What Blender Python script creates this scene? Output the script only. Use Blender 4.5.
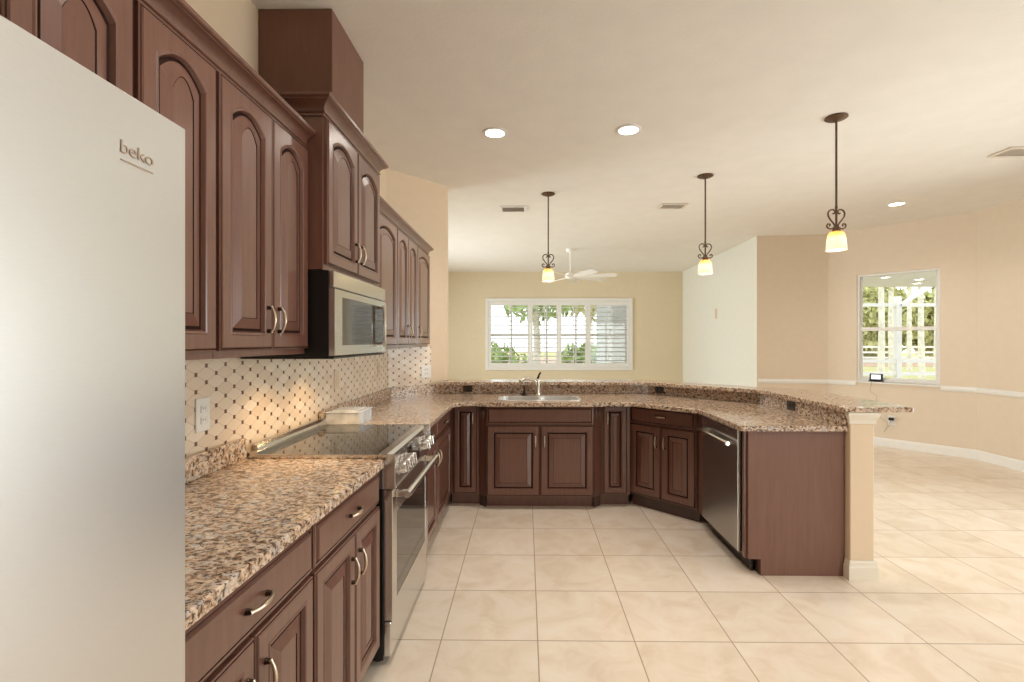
import bpy, bmesh, math, random
from mathutils import Vector, Matrix, Euler
random.seed(7)
for o in list(bpy.data.objects):
    bpy.data.objects.remove(o)
sc = bpy.context.scene
COL = sc.collection
R = math.radians

# ------------------------------------------------------------------ camera
CAM_H = 1.42
cam_d = bpy.data.cameras.new('camera')
cam_d.sensor_width = 36.0
cam_d.lens = 484.0 * 36.0 / 1024.0
cam_d.shift_x = -8.0 / 1024.0
cam_d.clip_start = 0.02
cam = bpy.data.objects.new('camera', cam_d)
COL.objects.link(cam)
cam.location = (0, 0, CAM_H)
cam.rotation_euler = (R(90), 0, math.atan(0.0122))
sc.camera = cam

# ------------------------------------------------------------------ view, world, lights
vs = sc.view_settings
vs.view_transform = 'Standard'
vs.look = 'None'
vs.gamma = 1.0
vs.use_curve_mapping = False
vs.exposure = 0.0
cy = sc.cycles
cy.use_denoising = True
cy.max_bounces = 9
cy.diffuse_bounces = 6
cy.glossy_bounces = 5
cy.transparent_max_bounces = 12
cy.sample_clamp_indirect = 6.0
cy.caustics_reflective = False
cy.caustics_refractive = False

world = bpy.data.worlds.new('daylight')
sc.world = world
world.use_nodes = True
bg = world.node_tree.nodes['Background']
bg.inputs[0].default_value = (0.93, 0.97, 1.0, 1)
bg.inputs[1].default_value = 2.4


def area(name, loc, rot, sx, sy, power, color):
    d = bpy.data.lights.new(name, 'AREA')
    d.shape = 'RECTANGLE'
    d.size, d.size_y = sx, sy
    d.energy = power
    d.color = color
    o = bpy.data.objects.new(name, d)
    COL.objects.link(o)
    o.location = loc
    o.rotation_euler = rot
    return o


DAY = (0.93, 0.975, 1.0)
# area lights at glazed doors; the unseen side and rear ones are added fill
area('fill_side_door', (5.72, 2.9, 1.25), (R(90), 0, R(90)), 3.2, 2.3, 165, DAY)
area('fill_rear_door', (4.05, -2.86, 1.25), (R(90), 0, 0), 2.2, 2.3, 95, DAY)
area('daylight_living_door', (-4.28, 7.8, 1.25), (R(90), 0, R(-90)), 3.4, 2.3, 270, (0.90, 0.965, 1.0))

# ------------------------------------------------------------------ materials
M = {}


def nmat(name):
    m = bpy.data.materials.new(name)
    m.use_nodes = True
    nt = m.node_tree
    return m, nt, nt.nodes['Principled BSDF']


def node(nt, typ, **kw):
    n = nt.nodes.new(typ)
    for k, v in kw.items():
        setattr(n, k, v)
    return n


def math_n(nt, op, a, b=None, c=None):
    n = nt.nodes.new('ShaderNodeMath')
    n.operation = op
    for i, v in enumerate((a, b, c)):
        if v is None:
            continue
        if isinstance(v, (int, float)):
            n.inputs[i].default_value = v
        else:
            nt.links.new(v, n.inputs[i])
    return n.outputs[0]


def mixc(nt, fac, a, b):
    n = nt.nodes.new('ShaderNodeMix')
    n.data_type = 'RGBA'
    for sock, v in ((n.inputs[0], fac), (n.inputs[6], a), (n.inputs[7], b)):
        if isinstance(v, (int, float)):
            sock.default_value = v
        elif isinstance(v, tuple):
            sock.default_value = v if len(v) == 4 else (*v, 1)
        else:
            nt.links.new(v, sock)
    return n.outputs[2]


def ramp(nt, fac, stops, interp='LINEAR'):
    n = nt.nodes.new('ShaderNodeValToRGB')
    cr = n.color_ramp
    cr.interpolation = interp
    while len(cr.elements) < len(stops):
        cr.elements.new(0.5)
    for e, (p, c) in zip(cr.elements, stops):
        e.position = p
        e.color = (*c, 1)
    nt.links.new(fac, n.inputs[0])
    return n.outputs[0]


def coords(nt, scale=(1, 1, 1), kind='Object'):
    tc = nt.nodes.new('ShaderNodeTexCoord')
    mp = nt.nodes.new('ShaderNodeMapping')
    mp.inputs['Scale'].default_value = scale
    nt.links.new(tc.outputs[kind], mp.inputs[0])
    return mp.outputs[0]


def noise(nt, vec, scale, detail=3, rough=0.5, dist=0.0):
    n = nt.nodes.new('ShaderNodeTexNoise')
    n.inputs['Scale'].default_value = scale
    n.inputs['Detail'].default_value = detail
    n.inputs['Roughness'].default_value = rough
    n.inputs['Distortion'].default_value = dist
    nt.links.new(vec, n.inputs['Vector'])
    return n.outputs['Fac']


def bump(nt, bsdf, height, strength, dist=0.01):
    b = nt.nodes.new('ShaderNodeBump')
    b.inputs['Strength'].default_value = strength
    b.inputs['Distance'].default_value = dist
    nt.links.new(height, b.inputs['Height'])
    nt.links.new(b.outputs[0], bsdf.inputs['Normal'])


def simple(name, col, rough=0.5, metal=0.0, var=0.04, vscale=12.0, coat=0.0, bmp=0.0, bscale=80.0):
    m, nt, b = nmat(name)
    v = coords(nt)
    f = noise(nt, v, vscale, 3)
    lo = tuple(max(0, c * (1 - var)) for c in col)
    hi = tuple(min(1, c * (1 + var)) for c in col)
    nt.links.new(ramp(nt, f, [(0.3, lo), (0.7, hi)]), b.inputs['Base Color'])
    b.inputs['Roughness'].default_value = rough
    b.inputs['Metallic'].default_value = metal
    b.inputs['Coat Weight'].default_value = coat
    if bmp:
        bump(nt, b, noise(nt, v, bscale, 4), bmp, 0.004)
    M[name] = m
    return m


def emis(name, col, strength):
    m, nt, b = nmat(name)
    b.inputs['Base Color'].default_value = (*col, 1)
    b.inputs['Emission Color'].default_value = (*col, 1)
    b.inputs['Emission Strength'].default_value = strength
    M[name] = m
    return m


# wall paints
simple('paint_nook', (0.74, 0.63, 0.50), 0.75, var=0.015, bmp=0.06, bscale=120)
simple('paint_tan', (0.73, 0.585, 0.425), 0.75, var=0.015, bmp=0.06, bscale=120)
simple('paint_straw', (0.73, 0.63, 0.45), 0.75, var=0.015, bmp=0.06, bscale=120)
simple('paint_pale', (0.80, 0.78, 0.70), 0.75, var=0.015, bmp=0.06, bscale=120)
simple('paint_ceiling', (0.835, 0.80, 0.745), 0.85, var=0.02, vscale=5, bmp=0.25, bscale=55)
simple('white_trim', (0.82, 0.81, 0.78), 0.45, var=0.01)
simple('cream_trim', (0.78, 0.72, 0.61), 0.5, var=0.01)
simple('white_plastic', (0.80, 0.78, 0.73), 0.35, var=0.01)
simple('beige_plastic', (0.70, 0.56, 0.40), 0.4, var=0.01)
simple('brown_plastic', (0.030, 0.018, 0.012), 0.35, var=0.05)
simple('black_plastic', (0.008, 0.008, 0.009), 0.35, var=0.05)
simple('dark_slot', (0.03, 0.028, 0.026), 0.6)
simple('black_enamel', (0.006, 0.006, 0.006), 0.28)
simple('nickel', (0.62, 0.53, 0.42), 0.28, 1.0, var=0.05)
simple('dark_bronze', (0.045, 0.028, 0.018), 0.38, 0.7, var=0.15, vscale=60)
simple('pendant_bronze', (0.13, 0.075, 0.045), 0.45, 0.6, var=0.2, vscale=60)
simple('chrome', (0.78, 0.77, 0.75), 0.16, 1.0, var=0.01)
simple('faucet_steel', (0.66, 0.61, 0.53), 0.22, 1.0, var=0.02)
simple('fan_white', (0.88, 0.87, 0.83), 0.5, var=0.01)
simple('vent_white', (0.76, 0.68, 0.58), 0.6, var=0.01)
simple('leaf_green', (0.34, 0.46, 0.17), 0.6, var=0.3, vscale=4)
simple('leaf_olive', (0.52, 0.52, 0.24), 0.6, var=0.3, vscale=4)
simple('bark_pale', (0.72, 0.68, 0.60), 0.9, var=0.2, vscale=6)
simple('lawn', (0.46, 0.44, 0.20), 0.95, var=0.15, vscale=0.8)
simple('mulch', (0.52, 0.36, 0.27), 0.95, var=0.15, vscale=1.5)
simple('stucco_white', (0.80, 0.80, 0.79), 0.9, var=0.02)
simple('stucco_grey', (0.40, 0.40, 0.40), 0.9, var=0.02)
simple('stucco_soffit', (0.62, 0.57, 0.47), 0.9, var=0.02)
simple('cord_grey', (0.22, 0.19, 0.16), 0.6)
simple('logo_bronze', (0.46, 0.36, 0.28), 0.5, 0.3)


def steel(name, col, rough, stretch, bmp=0.03):
    m, nt, b = nmat(name)
    v = coords(nt, stretch)
    f = noise(nt, v, 60, 3, 0.6)
    lo = tuple(c * 0.96 for c in col)
    nt.links.new(ramp(nt, f, [(0.3, lo), (0.7, col)]), b.inputs['Base Color'])
    b.inputs['Metallic'].default_value = 1.0
    b.inputs['Roughness'].default_value = rough
    bump(nt, b, f, bmp, 0.002)
    M[name] = m


steel('steel_fridge', (0.68, 0.685, 0.68), 0.36, (1, 0.6, 12))
steel('steel', (0.72, 0.715, 0.70), 0.21, (1, 0.5, 8))
steel('steel_sink', (0.80, 0.79, 0.77), 0.42, (1, 1, 1), 0.01)
steel('steel_dark', (0.50, 0.485, 0.465), 0.30, (1, 0.5, 8))


def wood(name, lo, hi, rough, coat=0.55):
    m, nt, b = nmat(name)
    v = coords(nt, (22, 22, 1.6))
    f = noise(nt, v, 2.2, 5, 0.6, 0.8)
    v2 = coords(nt, (1.5, 1.5, 1.0))
    g = noise(nt, v2, 2.0, 3)
    c1 = ramp(nt, f, [(0.25, lo), (0.75, hi)])
    c2 = mixc(nt, math_n(nt, 'MULTIPLY', g, 0.35), c1, tuple(x * 0.75 for x in lo))
    nt.links.new(c2, b.inputs['Base Color'])
    b.inputs['Roughness'].default_value = rough
    b.inputs['Coat Weight'].default_value = coat
    b.inputs['Coat Roughness'].default_value = 0.24
    bump(nt, b, f, 0.04, 0.003)
    M[name] = m


wood('wood_cherry', (0.118, 0.050, 0.034), (0.182, 0.080, 0.056), 0.29)
wood('wood_panel', (0.165, 0.076, 0.050), (0.215, 0.102, 0.068), 0.55, 0.1)
wood('wood_glaze', (0.020, 0.008, 0.006), (0.032, 0.012, 0.009), 0.8, 0.0)
M['wood_glaze'].node_tree.nodes['Principled BSDF'].inputs['Specular IOR Level'].default_value = 0.12
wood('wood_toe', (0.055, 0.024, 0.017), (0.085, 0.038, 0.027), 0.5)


def granite():
    m, nt, b = nmat('granite')
    tc = nt.nodes.new('ShaderNodeNewGeometry')
    mp = nt.nodes.new('ShaderNodeMapping')
    mp.inputs['Rotation'].default_value = (0.3, 0.2, 0.5)
    mp.inputs['Scale'].default_value = (1.0, 1.25, 1.25)
    nt.links.new(tc.outputs['Position'], mp.inputs[0])
    p = mp.outputs[0]
    a = noise(nt, p, 46, 6, 0.66, 0.5)
    c1 = ramp(nt, a, [(0.33, (0.040, 0.026, 0.020)), (0.40, (0.15, 0.085, 0.052)), (0.47, (0.40, 0.265, 0.175)),
                      (0.55, (0.64, 0.475, 0.335)), (0.66, (0.74, 0.62, 0.49))])
    d = noise(nt, p, 30, 5, 0.62, 0.4)
    gm = ramp(nt, d, [(0.53, (0, 0, 0)), (0.60, (1, 1, 1))])
    c2 = mixc(nt, math_n(nt, 'MULTIPLY', gm, 0.62), c1, (0.60, 0.57, 0.525))
    e = noise(nt, p, 70, 4, 0.65, 0.3)
    dk = ramp(nt, e, [(0.39, (1, 1, 1)), (0.45, (0, 0, 0))])
    c3 = mixc(nt, math_n(nt, 'MULTIPLY', dk, 0.9), c2, (0.030, 0.022, 0.018))
    nt.links.new(c3, b.inputs['Base Color'])
    b.inputs['Roughness'].default_value = 0.16
    M['granite'] = m


granite()


def floor_tile():
    m, nt, b = nmat('floor_tile')
    g = nt.nodes.new('ShaderNodeNewGeometry')
    s = nt.nodes.new('ShaderNodeSeparateXYZ')
    nt.links.new(g.outputs['Position'], s.inputs[0])
    T = 0.458
    u = math_n(nt, 'DIVIDE', math_n(nt, 'SUBTRACT', s.outputs[0], 0.056), T)
    w = math_n(nt, 'DIVIDE', math_n(nt, 'SUBTRACT', s.outputs[1], 2.2945), T)
    du = math_n(nt, 'ABSOLUTE', math_n(nt, 'SUBTRACT', u, math_n(nt, 'ROUND', u)))
    dw = math_n(nt, 'ABSOLUTE', math_n(nt, 'SUBTRACT', w, math_n(nt, 'ROUND', w)))
    dm = math_n(nt, 'MINIMUM', du, dw)
    line = math_n(nt, 'LESS_THAN', dm, 0.0062)
    cmb = nt.nodes.new('ShaderNodeCombineXYZ')
    nt.links.new(math_n(nt, 'FLOOR', u), cmb.inputs[0])
    nt.links.new(math_n(nt, 'FLOOR', w), cmb.inputs[1])
    wn = nt.nodes.new('ShaderNodeTexWhiteNoise')
    nt.links.new(cmb.outputs[0], wn.inputs[0])
    off = nt.nodes.new('ShaderNodeVectorMath')
    off.operation = 'ADD'
    nt.links.new(g.outputs['Position'], off.inputs[0])
    sc3 = nt.nodes.new('ShaderNodeVectorMath')
    sc3.operation = 'SCALE'
    sc3.inputs[3].default_value = 7.0
    nt.links.new(wn.outputs[1], sc3.inputs[0])
    nt.links.new(sc3.outputs[0], off.inputs[1])
    a = noise(nt, off.outputs[0], 5.0, 6, 0.6, 0.8)
    c1 = ramp(nt, a, [(0.30, (0.75, 0.62, 0.485)), (0.52, (0.83, 0.72, 0.60)), (0.75, (0.86, 0.785, 0.69))])
    tone = ramp(nt, wn.outputs[0], [(0, (0.93, 0.92, 0.90)), (1, (1.0, 1.0, 1.0))])
    mul = nt.nodes.new('ShaderNodeMix')
    mul.data_type = 'RGBA'
    mul.blend_type = 'MULTIPLY'
    mul.inputs[0].default_value = 1
    nt.links.new(c1, mul.inputs[6])
    nt.links.new(tone, mul.inputs[7])
    c2 = mixc(nt, line, mul.outputs[2], (0.36, 0.27, 0.19))
    nt.links.new(c2, b.inputs['Base Color'])
    rg = math_n(nt, 'ADD', math_n(nt, 'MULTIPLY', line, 0.4), 0.26)
    nt.links.new(rg, b.inputs['Roughness'])
    bump(nt, b, math_n(nt, 'SUBTRACT', 1.0, line), 0.25, 0.003)
    M['floor_tile'] = m


floor_tile()


def wall_tile():
    # beige diamond tiles with small square brown dots at every crossing
    m, nt, b = nmat('wall_tile')
    tc = nt.nodes.new('ShaderNodeTexCoord')
    s = nt.nodes.new('ShaderNodeSeparateXYZ')
    nt.links.new(tc.outputs['Object'], s.inputs[0])
    A, B = 0.060, 0.0325
    u = math_n(nt, 'DIVIDE', s.outputs[0], A)
    w = math_n(nt, 'DIVIDE', s.outputs[2], B)
    p = math_n(nt, 'MULTIPLY', math_n(nt, 'ADD', u, w), 0.5)
    q = math_n(nt, 'MULTIPLY', math_n(nt, 'SUBTRACT', u, w), 0.5)
    fp = math_n(nt, 'SUBTRACT', p, math_n(nt, 'ROUND', p))
    fq = math_n(nt, 'SUBTRACT', q, math_n(nt, 'ROUND', q))
    lp = math_n(nt, 'LESS_THAN', math_n(nt, 'ABSOLUTE', fp), 0.017)
    lq = math_n(nt, 'LESS_THAN', math_n(nt, 'ABSOLUTE', fq), 0.017)
    line = math_n(nt, 'MAXIMUM', lp, lq)
    dx = math_n(nt, 'ABSOLUTE', math_n(nt, 'MULTIPLY', math_n(nt, 'ADD', fp, fq), A))
    dz = math_n(nt, 'ABSOLUTE', math_n(nt, 'MULTIPLY', math_n(nt, 'SUBTRACT', fp, fq), B))
    dot = math_n(nt, 'MULTIPLY', math_n(nt, 'LESS_THAN', dx, 0.0078), math_n(nt, 'LESS_THAN', dz, 0.0080))
    cmb = nt.nodes.new('ShaderNodeCombineXYZ')
    nt.links.new(math_n(nt, 'FLOOR', p), cmb.inputs[0])
    nt.links.new(math_n(nt, 'FLOOR', q), cmb.inputs[1])
    wn = nt.nodes.new('ShaderNodeTexWhiteNoise')
    nt.links.new(cmb.outputs[0], wn.inputs[0])
    c1 = ramp(nt, wn.outputs[0], [(0, (0.70, 0.56, 0.42)), (0.5, (0.75, 0.63, 0.49)), (1, (0.80, 0.70, 0.575))])
    c2 = mixc(nt, line, c1, (0.54, 0.42, 0.31))
    c3 = mixc(nt, dot, c2, (0.135, 0.062, 0.030))
    nt.links.new(c3, b.inputs['Base Color'])
    b.inputs['Roughness'].default_value = 0.3
    bump(nt, b, math_n(nt, 'SUBTRACT', 1.0, line), 0.2, 0.002)
    M['wall_tile'] = m


wall_tile()


def glass_mat(name, tint, refl=1.0, rough=0.0):
    m = bpy.data.materials.new(name)
    m.use_nodes = True
    nt = m.node_tree
    nt.nodes.remove(nt.nodes['Principled BSDF'])
    out = nt.nodes['Material Output']
    tr = nt.nodes.new('ShaderNodeBsdfTransparent')
    tr.inputs[0].default_value = (*tint, 1)
    gl = nt.nodes.new('ShaderNodeBsdfGlossy')
    gl.inputs['Roughness'].default_value = rough
    fr = nt.nodes.new('ShaderNodeFresnel')
    fr.inputs[0].default_value = 1.45
    mx = nt.nodes.new('ShaderNodeMixShader')
    nt.links.new(math_n(nt, 'MULTIPLY', fr.outputs[0], refl), mx.inputs[0])
    nt.links.new(tr.outputs[0], mx.inputs[1])
    nt.links.new(gl.outputs[0], mx.inputs[2])
    nt.links.new(mx.outputs[0], out.inputs[0])
    M[name] = m


glass_mat('window_glass', (0.96, 0.97, 0.96))


def clear_plastic():
    m = bpy.data.materials.new('clear_plastic')
    m.use_nodes = True
    nt = m.node_tree
    b = nt.nodes['Principled BSDF']
    b.inputs['Base Color'].default_value = (0.84, 0.87, 0.90, 1)
    b.inputs['Roughness'].default_value = 0.12
    out = nt.nodes['Material Output']
    tr = nt.nodes.new('ShaderNodeBsdfTransparent')
    mx = nt.nodes.new('ShaderNodeMixShader')
    v = coords(nt, (1, 1, 1))
    f = ramp(nt, noise(nt, v, 14, 3), [(0.3, (0.45, 0.45, 0.45)), (0.7, (0.85, 0.85, 0.85))])
    nt.links.new(f, mx.inputs[0])
    nt.links.new(tr.outputs[0], mx.inputs[1])
    nt.links.new(b.outputs[0], mx.inputs[2])
    nt.links.new(mx.outputs[0], out.inputs[0])
    M['clear_plastic'] = m


clear_plastic()


def black_glass():
    m, nt, b = nmat('black_glass')
    b.inputs['Base Color'].default_value = (0.012, 0.011, 0.010, 1)
    b.inputs['Roughness'].default_value = 0.04
    b.inputs['IOR'].default_value = 2.3
    M['black_glass'] = m
    m, nt, b = nmat('oven_glass')
    b.inputs['Base Color'].default_value = (0.02, 0.018, 0.016, 1)
    b.inputs['Roughness'].default_value = 0.06
    b.inputs['IOR'].default_value = 2.6
    M['oven_glass'] = m


black_glass()


def shade_glass():
    # amber-tinted art glass that lets the bulb's light through
    m = bpy.data.materials.new('shade_glass')
    m.use_nodes = True
    nt = m.node_tree
    nt.nodes.remove(nt.nodes['Principled BSDF'])
    out = nt.nodes['Material Output']
    tc = nt.nodes.new('ShaderNodeTexCoord')
    s = nt.nodes.new('ShaderNodeSeparateXYZ')
    nt.links.new(tc.outputs['Generated'], s.inputs[0])
    f = noise(nt, tc.outputs['Object'], 30, 3)
    fac = math_n(nt, 'ADD', s.outputs[2], math_n(nt, 'MULTIPLY', math_n(nt, 'SUBTRACT', f, 0.5), 0.5))
    c = ramp(nt, fac, [(0.62, (0.98, 0.94, 0.82)), (1.0, (0.94, 0.66, 0.25))])
    t = nt.nodes.new('ShaderNodeBsdfTranslucent')
    d = nt.nodes.new('ShaderNodeBsdfDiffuse')
    nt.links.new(c, t.inputs[0])
    nt.links.new(c, d.inputs[0])
    mx = nt.nodes.new('ShaderNodeMixShader')
    mx.inputs[0].default_value = 0.4
    nt.links.new(t.outputs[0], mx.inputs[1])
    nt.links.new(d.outputs[0], mx.inputs[2])
    nt.links.new(mx.outputs[0], out.inputs[0])
    M['shade_glass'] = m


shade_glass()
emis('lamp_lens', (1.0, 0.93, 0.82), 9.0)
emis('bulb', (1.0, 0.84, 0.58), 16.0)
emis('screen_lit', (0.75, 0.80, 0.88), 0.75)

# ------------------------------------------------------------------ mesh helpers


def obj(name, bm, mats, parent=None, smooth=False, angle=35, loc=None, rot=None):
    bmesh.ops.recalc_face_normals(bm, faces=bm.faces)
    me = bpy.data.meshes.new(name)
    if smooth:
        for f in bm.faces:
            f.smooth = True
        for e in bm.edges:
            if len(e.link_faces) == 2 and e.calc_face_angle(0) > R(angle):
                e.smooth = False
    bm.to_mesh(me)
    bm.free()
    if not isinstance(mats, (list, tuple)):
        mats = [mats]
    for m in mats:
        me.materials.append(M[m] if isinstance(m, str) else m)
    o = bpy.data.objects.new(name, me)
    COL.objects.link(o)
    if parent is not None:
        o.parent = parent
    if loc is not None:
        o.location = loc
    if rot is not None:
        o.rotation_euler = rot
    return o


def tag(o, label=None, cat=None, group=None, kind=None):
    if label:
        o['label'] = label
    if cat:
        o['category'] = cat
    if group:
        o['group'] = group
    if kind:
        o['kind'] = kind
    return o


def thing(name, label, cat, loc=(0, 0, 0), rz=0.0, group=None):
    o = bpy.data.objects.new(name, None)
    o.empty_display_size = 0.1
    COL.objects.link(o)
    o.location = loc
    o.rotation_euler = (0, 0, rz)
    return tag(o, label, cat, group)


def struct(name, bm, mats, loc=None, rot=None, parent=None):
    o = obj(name, bm, mats, parent, loc=loc, rot=rot)
    if parent is None:
        o['kind'] = 'structure'
    return o


def copy_tree(o, parent=None):
    c = o.copy()
    COL.objects.link(c)
    if parent is not None:
        c.parent = parent
    for ch in list(o.children):
        copy_tree(ch, c)
    return c


def box(bm, x0, x1, y0, y1, z0, z1, bev=0.0, mi=0, seg=1):
    vs_ = [bm.verts.new(p) for p in ((x0, y0, z0), (x1, y0, z0), (x1, y1, z0), (x0, y1, z0),
                                     (x0, y0, z1), (x1, y0, z1), (x1, y1, z1), (x0, y1, z1))]
    fs = [bm.faces.new([vs_[i] for i in q]) for q in ((0, 3, 2, 1), (4, 5, 6, 7), (0, 1, 5, 4), (1, 2, 6, 5), (2, 3, 7, 6), (3, 0, 4, 7))]
    for f in fs:
        f.material_index = mi
    if bev > 0:
        es = list({e for f in fs for e in f.edges})
        r = bmesh.ops.bevel(bm, geom=es, offset=bev, segments=seg, affect='EDGES', profile=0.5)
        for f in r['faces']:
            f.material_index = mi
    return fs


def bx(*a, **k):
    bm = bmesh.new()
    box(bm, *a, **k)
    return bm


def prism(bm, pts, z0, z1, mi=0, bev_top=0.0):
    n = len(pts)
    lo = [bm.verts.new((x, y, z0)) for x, y in pts]
    hi = [bm.verts.new((x, y, z1)) for x, y in pts]
    fs = [bm.faces.new(list(reversed(lo))), bm.faces.new(hi)]
    for i in range(n):
        j = (i + 1) % n
        fs.append(bm.faces.new((lo[i], lo[j], hi[j], hi[i])))
    for f in fs:
        f.material_index = mi
    if bev_top:
        es = [e for e in fs[1].edges]
        bmesh.ops.bevel(bm, geom=es, offset=bev_top, segments=2, affect='EDGES', profile=0.5)
    return fs


def profile_prism(bm, pts, axis, a0, a1, mi=0):
    """extrude a closed 2-D outline along an axis; pts are the other two coordinates in order"""
    def P(p, a):
        if axis == 'x':
            return (a, p[0], p[1])
        if axis == 'y':
            return (p[0], a, p[1])
        return (p[0], p[1], a)
    lo = [bm.verts.new(P(p, a0)) for p in pts]
    hi = [bm.verts.new(P(p, a1)) for p in pts]
    fs = [bm.faces.new(lo), bm.faces.new(list(reversed(hi)))]
    n = len(pts)
    for i in range(n):
        j = (i + 1) % n
        fs.append(bm.faces.new((lo[j], lo[i], hi[i], hi[j])))
    for f in fs:
        f.material_index = mi
    return fs


def sweep(bm, path, prof, mi=0, closed=False):
    """mitred sweep of profile [(offset to the left of travel, z)] along a plan path"""
    n = len(path)
    P = [Vector(p) for p in path]
    rings = []
    for i in range(n):
        if closed or 0 < i < n - 1:
            d0 = (P[i] - P[i - 1]).normalized()
            d1 = (P[(i + 1) % n] - P[i]).normalized()
            n0 = Vector((-d0.y, d0.x))
            n1 = Vector((-d1.y, d1.x))
            nn = (n0 + n1)
            nn = nn / max(0.2, nn.dot(n0))
        elif i == 0:
            d = (P[1] - P[0]).normalized()
            nn = Vector((-d.y, d.x))
        else:
            d = (P[-1] - P[-2]).normalized()
            nn = Vector((-d.y, d.x))
        rings.append([bm.verts.new((P[i].x + nn.x * o, P[i].y + nn.y * o, z)) for o, z in prof])
    m = len(prof)
    rng = n if closed else n - 1
    for i in range(rng):
        a, b = rings[i], rings[(i + 1) % n]
        for j in range(m):
            k = (j + 1) % m
            f = bm.faces.new((a[j], a[k], b[k], b[j]))
            f.material_index = mi
    if not closed:
        for r_ in (rings[0], rings[-1]):
            f = bm.faces.new(r_)
            f.material_index = mi


def tube(bm, pts, radii, seg=10, mi=0, cap=True, flat=None):
    """round tube along 3-D points; radii number or list"""
    P = [Vector(p) for p in pts]
    n = len(P)
    if isinstance(radii, (int, float)):
        radii = [radii] * n
    t0 = (P[1] - P[0]).normalized()
    up = Vector((0, 0, 1)) if abs(t0.z) < 0.9 else Vector((1, 0, 0))
    u = t0.cross(up).normalized()
    rings = []
    for i in range(n):
        t = (P[min(i + 1, n - 1)] - P[max(i - 1, 0)]).normalized()
        u = (u - t * u.dot(t)).normalized()
        v = t.cross(u)
        r = radii[i]
        rings.append([bm.verts.new(P[i] + (u * math.cos(2 * math.pi * k / seg) + v * math.sin(2 * math.pi * k / seg)) * r) for k in range(seg)])
    for i in range(n - 1):
        for k in range(seg):
            k2 = (k + 1) % seg
            f = bm.faces.new((rings[i][k], rings[i][k2], rings[i + 1][k2], rings[i + 1][k]))
            f.material_index = mi
    if cap:
        for r_ in (rings[0], rings[-1]):
            f = bm.faces.new(r_)
            f.material_index = mi


def lathe(bm, prof, seg=24, center=(0, 0), mi=0, cap=True):
    """revolve [(r, z)] about a vertical axis"""
    rings = []
    for r, z in prof:
        if r < 1e-6:
            rings.append([bm.verts.new((center[0], center[1], z))])
        else:
            rings.append([bm.verts.new((center[0] + r * math.cos(2 * math.pi * k / seg), center[1] + r * math.sin(2 * math.pi * k / seg), z)) for k in range(seg)])
    for a, b in zip(rings[:-1], rings[1:]):
        for k in range(seg):
            k2 = (k + 1) % seg
            if len(a) == 1 and len(b) == 1:
                continue
            if len(a) == 1:
                f = bm.faces.new((a[0], b[k], b[k2]))
            elif len(b) == 1:
                f = bm.faces.new((a[k], a[k2], b[0]))
            else:
                f = bm.faces.new((a[k], a[k2], b[k2], b[k]))
            f.material_index = mi
    if cap:
        for r_ in (rings[0], rings[-1]):
            if len(r_) > 2:
                f = bm.faces.new(r_)
                f.material_index = mi


def round_poly(pts, rad, seg=6):
    """round chosen corners of a plan outline"""
    out = []
    n = len(pts)
    for i, p in enumerate(pts):
        r = rad.get(i, 0)
        if not r:
            out.append(p)
            continue
        p = Vector(p)
        a = (Vector(pts[i - 1]) - p).normalized()
        b = (Vector(pts[(i + 1) % n]) - p).normalized()
        ang = a.angle(b)
        d = r / math.tan(ang / 2)
        s, e = p + a * d, p + b * d
        c = p + (a + b).normalized() * (r / math.sin(ang / 2))
        v0, v1 = s - c, e - c
        a0 = math.atan2(v0.y, v0.x)
        a1 = math.atan2(v1.y, v1.x)
        da = (a1 - a0 + math.pi) % (2 * math.pi) - math.pi
        for k in range(seg + 1):
            t = a0 + da * k / seg
            out.append((c.x + r * math.cos(t), c.y + r * math.sin(t)))
    return out


def slab(bm, outer, z0, z1, holes=(), bev=0.006):
    """stone slab with optional openings and an eased upper edge"""
    def loop(pts, z):
        v = [bm.verts.new((x, y, z)) for x, y in pts]
        return v, [bm.edges.new((v[i], v[(i + 1) % len(v)])) for i in range(len(v))]
    loops = [outer] + list(holes)
    tops = [loop(l, z1) for l in loops]
    bots = [loop(l, z0) for l in loops]
    bmesh.ops.triangle_fill(bm, use_beauty=True, edges=[e for t in tops for e in t[1]], normal=(0, 0, 1))
    bmesh.ops.triangle_fill(bm, use_beauty=True, edges=[e for t in bots for e in t[1]], normal=(0, 0, -1))
    for (tv, te), (bv, be) in zip(tops, bots):
        n = len(tv)
        for i in range(n):
            j = (i + 1) % n
            bm.faces.new((bv[i], bv[j], tv[j], tv[i]))
    if bev:
        es = [e for t in tops for e in t[1] if e.is_valid]
        bmesh.ops.bevel(bm, geom=es, offset=bev, segments=3, affect='EDGES', profile=0.5)
    bmesh.ops.recalc_face_normals(bm, faces=bm.faces)


# ------------------------------------------------------------------ setting: shell
H = 2.97


def wall(name, p0, p1, paint, holes=(), t=0.12, ext0=0.0, ext1=0.0, kind='structure'):
    """wall along p0-p1, room on the left of travel; local x along the wall, y into the room, z up"""
    d = Vector((p1[0] - p0[0], p1[1] - p0[1]))
    L = d.length
    bm = bmesh.new()
    xs = -ext0
    for (a, b, z0, z1) in sorted(holes):
        box(bm, xs, a, -t, 0, 0, H)
        if z0 > 0.001:
            box(bm, a, b, -t, 0, 0, z0)
        box(bm, a, b, -t, 0, z1, H)
        xs = b
    box(bm, xs, L + ext1, -t, 0, 0, H)
    o = obj(name, bm, paint, loc=(p0[0], p0[1], 0), rot=(0, 0, math.atan2(d.y, d.x)))
    o['kind'] = kind
    return o


A0, A1 = (-1.25, 4.34), (-0.795, 4.845)          # the short angled wall behind the upper cabinets
N0, N1, N2 = (3.41, 7.19), (4.40, 7.10), (5.42, 5.88)   # breakfast nook corners

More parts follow.
